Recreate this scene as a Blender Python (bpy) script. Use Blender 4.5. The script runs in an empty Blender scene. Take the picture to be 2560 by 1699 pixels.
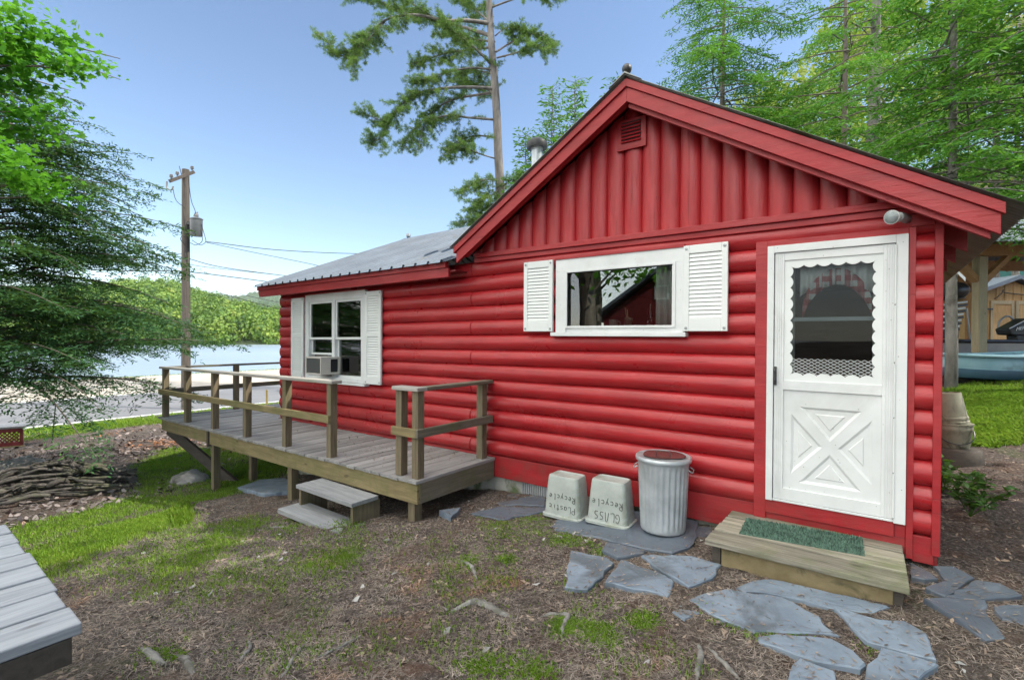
import bpy, math, random
import numpy as np
from mathutils import Vector, Matrix
PI = math.pi
R = math.radians
rng = np.random.default_rng(7)
random.seed(7)
SC = bpy.context.scene
COL = SC.collection

# ------------------------------------------------------------------ camera
FPX, YAW, PIT, ROL = 1227.17, 0.641965, 0.00747630, 0.00586954   # focal length in px of a 2560 px wide frame
CAM = np.array([0.0, -4.6, 1.6])
_fw = np.array([-math.sin(YAW)*math.cos(PIT), math.cos(YAW)*math.cos(PIT), -math.sin(PIT)])
_r0 = np.array([math.cos(YAW), math.sin(YAW), 0.0])
_u0 = np.cross(_r0, _fw)
_r = _r0*math.cos(ROL) + _u0*math.sin(ROL)
_u = -_r0*math.sin(ROL) + _u0*math.cos(ROL)
cd = bpy.data.cameras.new('camera')
cam = bpy.data.objects.new('camera', cd)
COL.objects.link(cam)
cd.sensor_width = 36.0
cd.lens = FPX/2560*36
cd.clip_start = 0.05
cd.clip_end = 6000
m = Matrix(((_r[0], _u[0], -_fw[0], CAM[0]), (_r[1], _u[1], -_fw[1], CAM[1]), (_r[2], _u[2], -_fw[2], CAM[2]), (0, 0, 0, 1)))
cam.matrix_world = m
SC.camera = cam

# ------------------------------------------------------------------ sky, sun, exposure
SUN_AZ = R(62)      # from +Y towards +X: beyond the trees on the right
SUN_EL = R(46)
SKY_STRENGTH = 0.15
w = bpy.data.worlds.new('World')
SC.world = w
w.use_nodes = True
nt = w.node_tree
bg = nt.nodes['Background']
sky = nt.nodes.new('ShaderNodeTexSky')
sky.sky_type = 'NISHITA'
sky.sun_disc = False
sky.sun_elevation = SUN_EL
sky.sun_rotation = SUN_AZ
sky.altitude = 300
sky.air_density = 1.0
sky.dust_density = 0.3
sky.ozone_density = 1.3
# unseen bright cloud added behind and above the camera to light wall and yard (mirrored white in the panes)
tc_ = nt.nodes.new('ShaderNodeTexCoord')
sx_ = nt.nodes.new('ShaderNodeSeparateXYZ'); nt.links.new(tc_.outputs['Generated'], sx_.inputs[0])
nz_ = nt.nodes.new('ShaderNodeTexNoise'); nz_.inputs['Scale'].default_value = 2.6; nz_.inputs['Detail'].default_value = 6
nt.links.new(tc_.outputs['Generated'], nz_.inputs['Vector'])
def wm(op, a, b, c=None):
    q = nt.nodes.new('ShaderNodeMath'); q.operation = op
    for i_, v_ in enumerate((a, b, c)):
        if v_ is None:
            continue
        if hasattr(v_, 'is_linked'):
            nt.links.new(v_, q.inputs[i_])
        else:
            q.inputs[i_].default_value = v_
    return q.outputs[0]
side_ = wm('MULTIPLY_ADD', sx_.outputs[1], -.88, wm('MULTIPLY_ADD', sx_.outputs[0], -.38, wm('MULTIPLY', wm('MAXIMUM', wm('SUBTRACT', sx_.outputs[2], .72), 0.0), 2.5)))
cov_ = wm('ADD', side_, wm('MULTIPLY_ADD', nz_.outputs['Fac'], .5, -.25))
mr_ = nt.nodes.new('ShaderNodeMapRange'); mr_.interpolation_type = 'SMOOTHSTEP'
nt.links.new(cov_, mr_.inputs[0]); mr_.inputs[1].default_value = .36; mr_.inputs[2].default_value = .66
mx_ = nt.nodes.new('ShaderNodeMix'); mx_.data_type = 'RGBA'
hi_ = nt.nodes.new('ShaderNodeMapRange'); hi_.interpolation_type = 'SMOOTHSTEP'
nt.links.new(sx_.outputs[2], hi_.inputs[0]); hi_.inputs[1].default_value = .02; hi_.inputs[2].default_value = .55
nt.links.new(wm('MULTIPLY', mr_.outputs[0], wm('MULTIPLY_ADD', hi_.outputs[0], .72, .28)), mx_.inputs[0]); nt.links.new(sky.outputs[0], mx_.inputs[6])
FILL_CLOUD = 21.5
mx_.inputs[7].default_value = (FILL_CLOUD, FILL_CLOUD*.97, FILL_CLOUD*.92, 1)
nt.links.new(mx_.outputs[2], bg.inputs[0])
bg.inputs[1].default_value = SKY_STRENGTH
sl = bpy.data.lights.new('sun', 'SUN')
sl.energy = 4.0
sl.angle = R(0.5)
sl.color = (1.0, 0.93, 0.82)
so = bpy.data.objects.new('sun', sl)
COL.objects.link(so)
sd = Vector((math.sin(SUN_AZ)*math.cos(SUN_EL), math.cos(SUN_AZ)*math.cos(SUN_EL), math.sin(SUN_EL)))
so.rotation_euler = sd.to_track_quat('Z', 'Y').to_euler()
so.location = (0, 0, 30)
SC.view_settings.view_transform = 'Standard'
SC.view_settings.look = 'None'
SC.view_settings.exposure = 0.68
SC.view_settings.gamma = 1.0
SC.cycles.max_bounces = 6
SC.cycles.transparent_max_bounces = 12

# ------------------------------------------------------------------ surveying: photo point -> point in the place
def ray(x, y):
    return _r*(x-1280)/FPX - _u*(y-849.5)/FPX + _fw
def at_depth(x, y, d):
    return CAM + ray(x, y)*d
def at_y(x, y, yp):
    d = ray(x, y)
    return CAM + d*((yp-CAM[1])/d[1])
def at_x(x, y, xp):
    d = ray(x, y)
    return CAM + d*((xp-CAM[0])/d[0])
def at_z(x, y, zp):
    d = ray(x, y)
    return CAM + d*((zp-CAM[2])/d[2])
def to_px(P):
    q = np.asarray(P, float) - CAM
    dep = q@_fw
    return 1280 + FPX*(q@_r)/dep, 849.5 - FPX*(q@_u)/dep, dep
def sstep(a, b, x):
    t = np.clip((x-a)/(b-a), 0, 1)
    return t*t*(3-2*t)
_TX = [-400, -60, -47, -43, -40.5, -38.5, -20.4, -16, -13, -10, -8.4, -6.1, -3.7, -2.4, -1.4, -.4, .35, 3, 10, 60, 400]
_TZ = [-9, -6, -2.4, -1.68, -1.44, -1.34, -1.30, -1.20, -1.1, -1.0, -.87, -.55, -.27, -.16, -.115, -.085, -.03, .1, .3, 3, 20]
def tz(x, y, bumps=True):
    x = np.asarray(x, float); y = np.asarray(y, float)
    z = np.interp(x, _TX, _TZ)
    z = z + sstep(-1, 1, x)*.06*np.clip(y-1, 0, 14)
    z = z + sstep(-22, -5, x)*np.clip(y-24, 0, 400)*.28
    if bumps:
        k = sstep(-19, -16, x)
        z = z + k*(.010*np.sin(3.1*x+1.7*y) + .008*np.sin(5.3*y-2.2*x+1) + .006*np.sin(9.7*x+4*np.sin(2*y)))
    return z
def ground_at(x, y):
    z = -0.1
    for _ in range(25):
        p = at_z(x, y, z)
        z = .5*z + .5*float(tz(p[0], p[1]))
    return at_z(x, y, z)

# ------------------------------------------------------------------ materials
MATS = {}
def new_mat(name):
    mt = bpy.data.materials.new(name)
    mt.use_nodes = True
    n = mt.node_tree
    for q in list(n.nodes):
        n.nodes.remove(q)
    return mt, n
def nd(n, t, **kw):
    q = n.nodes.new(t)
    for k, v in kw.items():
        if k.startswith('i_'):
            q.inputs[k[2:].replace('_', ' ')].default_value = v
        else:
            setattr(q, k, v)
    return q
def rgba(c):
    return (c[0], c[1], c[2], 1)
def ramp(n, fac, stops):
    r_ = nd(n, 'ShaderNodeValToRGB')
    e = r_.color_ramp.elements
    e[0].position = stops[0][0]; e[0].color = rgba(stops[0][1])
    e[1].position = stops[-1][0]; e[1].color = rgba(stops[-1][1])
    for p, c in stops[1:-1]:
        x = e.new(p); x.color = rgba(c)
    n.links.new(fac, r_.inputs[0])
    return r_.outputs[0]
def noise(n, vec, scale, detail=5, rough=.6, dist=0):
    q = nd(n, 'ShaderNodeTexNoise')
    q.inputs['Scale'].default_value = scale
    q.inputs['Detail'].default_value = detail
    q.inputs['Roughness'].default_value = rough
    q.inputs['Distortion'].default_value = dist
    n.links.new(vec, q.inputs['Vector'])
    return q.outputs['Fac']
def coords(n, stretch=(1, 1, 1)):
    tc = nd(n, 'ShaderNodeTexCoord')
    mp = nd(n, 'ShaderNodeMapping')
    mp.inputs['Scale'].default_value = stretch
    n.links.new(tc.outputs['Object'], mp.inputs[0])
    return mp.outputs[0]
def mixc(n, fac, a, b, mode='MIX'):
    q = nd(n, 'ShaderNodeMix', data_type='RGBA', blend_type=mode)
    for s_, v in ((q.inputs[0], fac), (q.inputs[6], a), (q.inputs[7], b)):
        if hasattr(v, 'is_linked'):
            n.links.new(v, s_)
        elif isinstance(v, tuple):
            s_.default_value = rgba(v)
        else:
            s_.default_value = v
    return q.outputs[2]
def math_(n, op, a, b=0.0, clamp=False):
    q = nd(n, 'ShaderNodeMath', operation=op, use_clamp=clamp)
    for s_, v in ((q.inputs[0], a), (q.inputs[1], b)):
        if hasattr(v, 'is_linked'):
            n.links.new(v, s_)
        else:
            s_.default_value = v
    return q.outputs[0]
def bump(n, h, strength, dist):
    b_ = nd(n, 'ShaderNodeBump')
    b_.inputs['Strength'].default_value = strength
    b_.inputs['Distance'].default_value = dist
    n.links.new(h, b_.inputs['Height'])
    return b_.outputs[0]
def finish(n, col, rough=.6, nrm=None, metal=0, spec=.5):
    p = nd(n, 'ShaderNodeBsdfPrincipled')
    o = nd(n, 'ShaderNodeOutputMaterial')
    for key, v in (('Base Color', col), ('Roughness', rough), ('Metallic', metal), ('Specular IOR Level', spec)):
        if hasattr(v, 'is_linked'):
            n.links.new(v, p.inputs[key])
        elif isinstance(v, tuple):
            p.inputs[key].default_value = rgba(v)
        else:
            p.inputs[key].default_value = v
    if nrm is not None:
        n.links.new(nrm, p.inputs['Normal'])
    n.links.new(p.outputs[0], o.inputs[0])
    return p
def plain(name, c1, c2, scale=4, stretch=(1, 1, 1), rough=.6, bs=.3, bd=.004, bscale=None, metal=0, spec=.5, island=0.0, c3=None, third=.62):
    """two-tone noisy surface; island > 0 adds a value change per loose piece"""
    mt, n = new_mat(name)
    v = coords(n, stretch)
    f = noise(n, v, scale, 7, .62)
    col = ramp(n, f, [(.32, c1), (.68, c2)])
    if c3:
        f3 = noise(n, v, scale*.6, 5, .6, .6)
        k = ramp(n, f3, [(third-.06, (0, 0, 0)), (third+.06, (1, 1, 1))])
        col = mixc(n, k, col, c3)
    if island:
        g = nd(n, 'ShaderNodeNewGeometry')
        k = math_(n, 'MULTIPLY_ADD', g.outputs['Random Per Island'], island*2)
        k.node.inputs[2].default_value = 1-island
        hs = nd(n, 'ShaderNodeHueSaturation')
        n.links.new(k, hs.inputs['Value']); n.links.new(col, hs.inputs['Color'])
        col = hs.outputs[0]
    h = noise(n, v, bscale or scale*4, 6, .7)
    finish(n, col, rough, bump(n, h, bs, bd), metal, spec)
    MATS[name] = mt
    return mt
def leafmat(name, cols, trans=.35, cl=.9, rough=.55, glow=None, rw=.45, nw=.75, off=.1):
    """leaf blades: colour differs per leaf and per clump, light passes through"""
    mt, n = new_mat(name)
    g = nd(n, 'ShaderNodeNewGeometry')
    v = coords(n)
    f = noise(n, v, cl, 3, .6)
    k = math_(n, 'ADD', math_(n, 'MULTIPLY', g.outputs['Random Per Island'], rw), math_(n, 'MULTIPLY', f, nw))
    k = math_(n, 'SUBTRACT', k, off)
    st = [(i/(len(cols)-1), c) for i, c in enumerate(cols)]
    col = ramp(n, k, st)
    p = nd(n, 'ShaderNodeBsdfPrincipled')
    n.links.new(col, p.inputs['Base Color'])
    p.inputs['Roughness'].default_value = rough
    p.inputs['Specular IOR Level'].default_value = .3
    t = nd(n, 'ShaderNodeBsdfTranslucent')
    tcol = mixc(n, .5, col, glow or (.22, .38, .03))
    n.links.new(tcol, t.inputs[0])
    mx = nd(n, 'ShaderNodeMixShader')
    mx.inputs[0].default_value = trans
    n.links.new(p.outputs[0], mx.inputs[1]); n.links.new(t.outputs[0], mx.inputs[2])
    o = nd(n, 'ShaderNodeOutputMaterial')
    n.links.new(mx.outputs[0], o.inputs[0])
    MATS[name] = mt
    return mt
def whitepaint(name, c1, c2, c3):
    mt, n = new_mat(name)
    v = coords(n)
    col = ramp(n, noise(n, v, 3, 6, .6), [(.3, c1), (.7, c2)])
    k = ramp(n, noise(n, v, 1.3, 7, .7, .5), [(.52, (0, 0, 0)), (.75, (1, 1, 1))])
    col = mixc(n, math_(n, 'MULTIPLY', k, .6), col, c3)
    vo = nd(n, 'ShaderNodeTexVoronoi'); vo.inputs['Scale'].default_value = 17
    n.links.new(v, vo.inputs['Vector'])
    sp_ = ramp(n, vo.outputs['Distance'], [(.045, (1, 1, 1)), (.075, (0, 0, 0))])
    col = mixc(n, math_(n, 'MULTIPLY', sp_, .75), col, (.10, .095, .085))
    finish(n, col, .42, bump(n, noise(n, v, 30, 6, .7), .15, .002), 0, .45)
    MATS[name] = mt
def redpaint(name, c1, c2, rough=.42, axis=0):
    mt, n = new_mat(name)
    st = [(9, 9, 9), (9, 9, 9), (9, 9, 9)][axis]
    st = tuple(1.0 if i == axis else 7.0 for i in range(3))
    v = coords(n, st)
    f = noise(n, v, 1.6, 8, .65, .3)
    col = ramp(n, f, [(.3, c1), (.7, c2)])
    v2 = coords(n)
    spots = nd(n, 'ShaderNodeTexVoronoi', feature='DISTANCE_TO_EDGE')
    vo = nd(n, 'ShaderNodeTexVoronoi')
    vo.inputs['Scale'].default_value = 4.2
    n.links.new(v2, vo.inputs['Vector'])
    k = ramp(n, vo.outputs['Distance'], [(.018, (1, 1, 1)), (.032, (0, 0, 0))])   # nail heads and knots
    col = mixc(n, math_(n, 'MULTIPLY', k, .6), col, (.05, .008, .008))
    ck = noise(n, coords(n, tuple(.55 if i == axis else 26.0 for i in range(3))), 1.7, 4, .6, .4)
    ck = ramp(n, ck, [(.645, (0, 0, 0)), (.675, (1, 1, 1))])                      # drying cracks along the grain
    col = mixc(n, math_(n, 'MULTIPLY', ck, .36), col, (.07, .006, .008))
    fade = ramp(n, noise(n, v2, 1.1, 5, .65, .6), [(.52, (0, 0, 0)), (.74, (1, 1, 1))])
    col = mixc(n, math_(n, 'MULTIPLY', fade, .35), col, (.44, .055, .055))
    xyz = nd(n, 'ShaderNodeSeparateXYZ'); n.links.new(v2, xyz.inputs[0])
    low = nd(n, 'ShaderNodeMapRange'); n.links.new(xyz.outputs[2], low.inputs[0])
    low.inputs[1].default_value = .42; low.inputs[2].default_value = -.05
    spl = math_(n, 'MULTIPLY', low.outputs[0], ramp(n, noise(n, v2, 9, 6, .75), [(.42, (0, 0, 0)), (.66, (1, 1, 1))]))
    col = mixc(n, math_(n, 'MULTIPLY', spl, .55), col, (.12, .06, .045))          # rain-splashed earth
    k = math_(n, 'MAXIMUM', k, math_(n, 'MULTIPLY', ck, .5))
    f2 = noise(n, v2, 2.2, 4, .6)
    rg = ramp(n, f2, [(.3, (rough-.08,)*3), (.7, (rough+.12,)*3)])
    h = math_(n, 'ADD', noise(n, v, 6, 8, .7), math_(n, 'MULTIPLY', k, -.8))
    finish(n, col, rg, bump(n, h, .5, .007), 0, .45)
    MATS[name] = mt
def woodmat(name, c1, c2, axis, green=None, rough=.75, island=.18, gk=.56, knots=True):
    mt, n = new_mat(name)
    st = tuple(1.2 if i == axis else 16.0 for i in range(3))
    v = coords(n, st)
    f = noise(n, v, 1.5, 9, .7, .8)
    col = ramp(n, f, [(.28, c1), (.72, c2)])
    v2 = coords(n)
    if green:
        k = ramp(n, noise(n, v2, 2.4, 5, .65, .5), [(gk-.1, (0, 0, 0)), (gk+.12, (1, 1, 1))])
        col = mixc(n, math_(n, 'MULTIPLY', k, .75), col, green)
    if knots:
        vo = nd(n, 'ShaderNodeTexVoronoi')
        vo.inputs['Scale'].default_value = 1.0
        n.links.new(coords(n, tuple(2.2 if i == axis else 7.0 for i in range(3))), vo.inputs['Vector'])
        k = ramp(n, vo.outputs['Distance'], [(.05, (1, 1, 1)), (.12, (0, 0, 0))])
        col = mixc(n, math_(n, 'MULTIPLY', k, .6), col, (c1[0]*.35, c1[1]*.3, c1[2]*.3))
    g = nd(n, 'ShaderNodeNewGeometry')
    k = math_(n, 'MULTIPLY_ADD', g.outputs['Random Per Island'], island*2)
    k.node.inputs[2].default_value = 1-island
    hs = nd(n, 'ShaderNodeHueSaturation')
    n.links.new(k, hs.inputs['Value']); n.links.new(col, hs.inputs['Color'])
    h = noise(n, v, 3, 9, .75)
    finish(n, hs.outputs[0], rough, bump(n, h, .5, .006), 0, .3)
    MATS[name] = mt

redpaint('red_log_x', (.24, .009, .013), (.39, .018, .023), .31, 0)
redpaint('red_log_z', (.25, .010, .014), (.40, .020, .025), .42, 2)
redpaint('red_trim', (.24, .009, .013), (.35, .017, .022), .42, 0)
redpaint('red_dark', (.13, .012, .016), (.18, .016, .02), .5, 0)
whitepaint('white_paint', (.56, .58, .58), (.66, .68, .68), (.44, .45, .41))
plain('white_plastic', (.60, .63, .62), (.67, .69, .68), 2, rough=.38, bs=.05, bd=.002)
plain('dark_gap', (.012, .012, .014), (.02, .02, .022), 3, rough=.8)
plain('roof_metal', (.10, .125, .16), (.155, .19, .235), 1.4, (1, 1, 1), rough=.62, bs=.1, bd=.003, metal=0, spec=.35, c3=(.11, .11, .10), third=.66)
plain('roof_rib_metal', (.20, .21, .20), (.30, .31, .29), 2.5, rough=.5, bs=.2, bd=.003, metal=.3, c3=(.12, .14, .09))
woodmat('deck_board', (.15, .145, .14), (.30, .295, .29), 1, rough=.7, island=.2, knots=False)
woodmat('deck_x', (.13, .10, .05), (.29, .235, .12), 0, (.12, .13, .045), gk=.55)
woodmat('deck_y', (.09, .08, .06), (.20, .175, .135), 1, (.10, .11, .05))
woodmat('deck_z', (.085, .066, .042), (.24, .195, .125), 2, (.12, .115, .05), gk=.6)
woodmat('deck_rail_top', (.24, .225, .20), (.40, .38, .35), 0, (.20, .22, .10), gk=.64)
woodmat('dark_timber', (.05, .042, .035), (.10, .085, .07), 0)
woodmat('grey_plank_x', (.17, .175, .185), (.33, .335, .34), 0, rough=.65, island=.1)
woodmat('grey_plank_y', (.22, .235, .26), (.43, .445, .47), 1, rough=.6, island=.1)
woodmat('mossy_plank', (.075, .068, .05), (.36, .335, .27), 0, (.11, .14, .045), gk=.60, island=.42)
woodmat('pole_wood', (.06, .052, .045), (.15, .128, .108), 2, island=.02)
woodmat('timber_z', (.26, .21, .13), (.42, .35, .23), 2)
woodmat('timber_x', (.30, .15, .06), (.42, .23, .10), 0)
woodmat('pine_board', (.34, .20, .085), (.52, .35, .17), 2, island=.12)
woodmat('bark_stick', (.03, .027, .024), (.145, .128, .112), 0, (.10, .11, .05), island=.45)
plain('concrete', (.24, .24, .21), (.40, .40, .36), 5, bs=.5, bd=.004, c3=(.10, .13, .06), third=.6)
plain('riser_board', (.16, .125, .06), (.25, .20, .11), 7, rough=.9, bs=.8, bd=.006, c3=(.09, .08, .04))
plain('galvanised', (.34, .37, .39), (.50, .535, .56), 6, rough=.42, bs=.12, bd=.002, metal=.45, c3=(.30, .31, .30), third=.64)
plain('wet_rust', (.05, .022, .022), (.09, .045, .04), 5, rough=.25, bs=.1, bd=.002)
plain('bin_plastic', (.275, .305, .285), (.365, .395, .37), 7, rough=.55, bs=.2, bd=.002, c3=(.24, .26, .21), third=.58)
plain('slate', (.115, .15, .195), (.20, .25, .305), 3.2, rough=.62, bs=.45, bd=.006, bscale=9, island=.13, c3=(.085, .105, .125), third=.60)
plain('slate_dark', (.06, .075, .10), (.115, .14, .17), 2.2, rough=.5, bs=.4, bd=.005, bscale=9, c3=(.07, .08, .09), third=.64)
plain('grey_rock', (.16, .15, .14), (.36, .34, .32), 5, rough=.85, bs=.9, bd=.02, c3=(.10, .11, .07))
plain('mat_green', (.03, .07, .05), (.09, .16, .12), 30, rough=.9, bs=.6, bd=.004, island=.6)
plain('black_metal', (.02, .02, .022), (.035, .035, .038), 6, rough=.45, bs=.1)
plain('grey_metal', (.26, .28, .29), (.36, .38, .39), 3, rough=.45, bs=.1, bd=.002, metal=.5)
plain('transformer_grey', (.085, .095, .10), (.14, .15, .155), 3, rough=.5, bs=.1)
plain('ac_metal', (.42, .40, .36), (.50, .48, .44), 3, rough=.5, bs=.1, bd=.002)
plain('ac_fins', (.06, .065, .065), (.16, .165, .16), 60, rough=.6, bs=.4, bd=.003)
plain('interior_wood', (.12, .075, .045), (.18, .115, .07), 3, (1, 6, 6), rough=.7)
plain('curtain_white', (.62, .60, .58), (.72, .70, .68), 20, rough=.9, bs=.2)
plain('rubber_black', (.012, .012, .013), (.025, .025, .027), 5, rough=.35)
plain('aluminium', (.50, .51, .52), (.62, .63, .64), 2, rough=.35, metal=.5, bs=.05)
plain('boat_blue', (.20, .36, .42), (.28, .45, .52), 2, rough=.42, bs=.1, c3=(.14, .22, .26), third=.64)
plain('boat_blue_dark', (.035, .09, .14), (.06, .13, .19), 2, rough=.4, bs=.1)
plain('bucket_plastic', (.17, .165, .115), (.29, .28, .205), 6, rough=.6, bs=.2, c3=(.06, .055, .035), third=.54)
plain('bark_pine', (.10, .088, .077), (.26, .235, .21), 3, (1, 1, .25), rough=.9, bs=1, bd=.05, bscale=9)
plain('bark_hemlock', (.09, .075, .06), (.22, .19, .155), 4, (1, 1, .25), rough=.9, bs=1, bd=.04, bscale=10)
plain('bark_pale', (.13, .125, .11), (.28, .265, .24), 5, (1, 1, .4), rough=.9, bs=1, bd=.03, bscale=14, c3=(.07, .065, .055), third=.56)
plain('root_bark', (.10, .095, .085), (.28, .27, .25), 14, (1, 1, 1), rough=.85, bs=.7, bd=.006, c3=(.10, .095, .08), third=.54)
plain('yellow_paint', (.24, .18, .04), (.34, .26, .07), 3)
plain('lattice_red', (.15, .02, .022), (.22, .035, .035), 4, rough=.6)
plain('wire_black', (.015, .015, .015), (.02, .02, .02), 3)
plain('porcelain', (.16, .155, .15), (.24, .235, .23), 3, rough=.3)
plain('marker_ink', (.03, .035, .03), (.05, .055, .05), 30, rough=.7)
plain('white_ink', (.75, .75, .75), (.8, .8, .8), 3, rough=.5)
plain('teal_cloth', (.02, .12, .10), (.03, .17, .14), 3, rough=.7)
plain('dead_leaf', (.09, .062, .045), (.26, .20, .15), 3, rough=.8, island=.6)
plain('gravel_chip', (.07, .055, .05), (.27, .23, .22), .9, rough=.85, island=.6, c3=(.26, .11, .04), third=.60)
plain('pale_stone', (.22, .22, .21), (.38, .37, .35), 6, rough=.8, island=.3)
plain('needle_litter', (.115, .088, .070), (.30, .255, .215), 2.0, rough=.85, island=.6, c3=(.26, .12, .05), third=.66)
plain('car_paint', (.35, .37, .38), (.40, .42, .43), 2, rough=.3)
def glassmat(name, tint=(.9, .95, .93), ior=1.9, rough=0.0):
    mt, n = new_mat(name)
    fr = nd(n, 'ShaderNodeFresnel'); fr.inputs[0].default_value = ior
    t = nd(n, 'ShaderNodeBsdfTransparent'); t.inputs[0].default_value = rgba(tint)
    g = nd(n, 'ShaderNodeBsdfGlossy'); g.inputs['Roughness'].default_value = rough
    mx = nd(n, 'ShaderNodeMixShader')
    n.links.new(fr.outputs[0], mx.inputs[0]); n.links.new(t.outputs[0], mx.inputs[1]); n.links.new(g.outputs[0], mx.inputs[2])
    o = nd(n, 'ShaderNodeOutputMaterial'); n.links.new(mx.outputs[0], o.inputs[0])
    MATS[name] = mt
glassmat('window_glass', (.85, .9, .88), 2.1)
glassmat('screen_glass', (.68, .72, .72), 1.30, .0)
glassmat('lamp_glass', (.9, .92, .92), 1.6)
def gingham():
    mt, n = new_mat('gingham')
    v = coords(n)
    sx = nd(n, 'ShaderNodeSeparateXYZ'); n.links.new(v, sx.inputs[0])
    a = math_(n, 'GREATER_THAN', math_(n, 'FRACT', math_(n, 'MULTIPLY', sx.outputs[0], 11)), .5)
    b = math_(n, 'GREATER_THAN', math_(n, 'FRACT', math_(n, 'MULTIPLY', sx.outputs[2], 11)), .5)
    s_ = math_(n, 'MULTIPLY', math_(n, 'ADD', a, b), .5)
    col = ramp(n, s_, [(0, (.62, .60, .58)), (.5, (.42, .14, .14)), (1, (.33, .04, .05))])
    finish(n, col, .9)
    MATS['gingham'] = mt
gingham()
def watermat():
    mt, n = new_mat('lake_water')
    v = coords(n, (1, .35, 1))
    h = math_(n, 'ADD', noise(n, v, .9, 6, .65), math_(n, 'MULTIPLY', noise(n, v, .08, 3, .5), 1.5))
    col = ramp(n, noise(n, coords(n, (.02, .006, 1)), 1, 3), [(.3, (.20, .25, .31)), (.7, (.27, .33, .39))])
    finish(n, col, .28, bump(n, h, .5, .35), 0, .8)
    MATS['lake_water'] = mt
watermat()
def roadmat():
    mt, n = new_mat('asphalt')
    v = coords(n)
    col = ramp(n, noise(n, v, .5, 6, .6), [(.3, (.115, .12, .13)), (.7, (.165, .17, .18))])
    col = mixc(n, math_(n, 'MULTIPLY', noise(n, v, 90, 2), .35), col, (.14, .14, .14))
    finish(n, col, .85, bump(n, noise(n, v, 60, 3), .4, .005), 0, .4)
    MATS['asphalt'] = mt
    plain('shoulder', (.30, .27, .22), (.42, .39, .33), 1.2, rough=.9, bs=.5, bd=.02)
    plain('road_paint', (.6, .6, .58), (.72, .72, .70), 3, rough=.7)
roadmat()
def groundmat():
    mt, n = new_mat('forest_floor')
    v = coords(n)
    big = noise(n, v, .45, 5, .6, .4)
    mid = noise(n, v, 2.3, 6, .65, .4)
    fine = noise(n, v, 38, 6, .75, .6)
    fib = noise(n, coords(n, (60, 22, 30)), 1.6, 5, .7, 2.0)
    vo = nd(n, 'ShaderNodeTexVoronoi'); vo.inputs['Scale'].default_value = 42
    n.links.new(v, vo.inputs['Vector'])
    base = ramp(n, fine, [(.34, (.020, .016, .014)), (.52, (.085, .067, .057)), (.70, (.30, .255, .225))])
    rust = ramp(n, fib, [(.30, (.09, .035, .015)), (.70, (.30, .13, .05))])
    k = ramp(n, mid, [(.50, (0, 0, 0)), (.68, (1, 1, 1))])
    col = mixc(n, math_(n, 'MULTIPLY', k, .24), base, rust)
    sp = ramp(n, vo.outputs['Distance'], [(.05, (1, 1, 1)), (.14, (0, 0, 0))])
    col = mixc(n, math_(n, 'MULTIPLY', sp, .35), col, (.34, .30, .27))
    # damp darker earth and mossy soil
    k2 = ramp(n, big, [(.55, (0, 0, 0)), (.70, (1, 1, 1))])
    col = mixc(n, math_(n, 'MULTIPLY', k2, .4), col, (.06, .052, .040))
    k3 = ramp(n, noise(n, v, .8, 6, .7, .5), [(.60, (0, 0, 0)), (.70, (1, 1, 1))])
    col = mixc(n, math_(n, 'MULTIPLY', k3, .45), col, (.06, .095, .02))
    h = math_(n, 'ADD', math_(n, 'MULTIPLY', fine, .8), math_(n, 'MULTIPLY', fib, .7))
    finish(n, col, .92, bump(n, h, .9, .018), 0, .25)
    MATS['forest_floor'] = mt
groundmat()
leafmat('grass_blade', [(.09, .20, .02), (.19, .36, .035), (.31, .46, .06), (.46, .48, .12)], .35, .7)
leafmat('moss_green', [(.10, .22, .018), (.21, .38, .03), (.34, .50, .05)], .3, 2)
leafmat('maple_leaf', [(.035, .13, .012), (.08, .26, .02), (.15, .38, .03)], .55, 1.1, .45, (.20, .50, .03))
leafmat('hemlock_needle', [(.011, .042, .023), (.026, .084, .035), (.058, .155, .046), (.13, .27, .05)], .28, .6)
leafmat('hemlock_bright', [(.010, .046, .010), (.026, .115, .015), (.062, .225, .02), (.14, .37, .03)], .36, .7, .55, (.26, .52, .05))
leafmat('pine_needle', [(.04, .10, .035), (.08, .17, .045), (.15, .25, .055), (.31, .35, .08)], .35, .35)
leafmat('far_leaf', [(.016, .045, .016), (.06, .13, .025), (.14, .24, .035), (.24, .32, .05), (.36, .38, .09)], .2, .16, rw=.22, nw=1.7, off=.5)
leafmat('woods_leaf', [(.09, .16, .03), (.18, .26, .04), (.34, .36, .08), (.45, .42, .14)], .5, .3)
leafmat('shrub_leaf', [(.02, .06, .012), (.05, .13, .02), (.09, .2, .03)], .3, 3)

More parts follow.
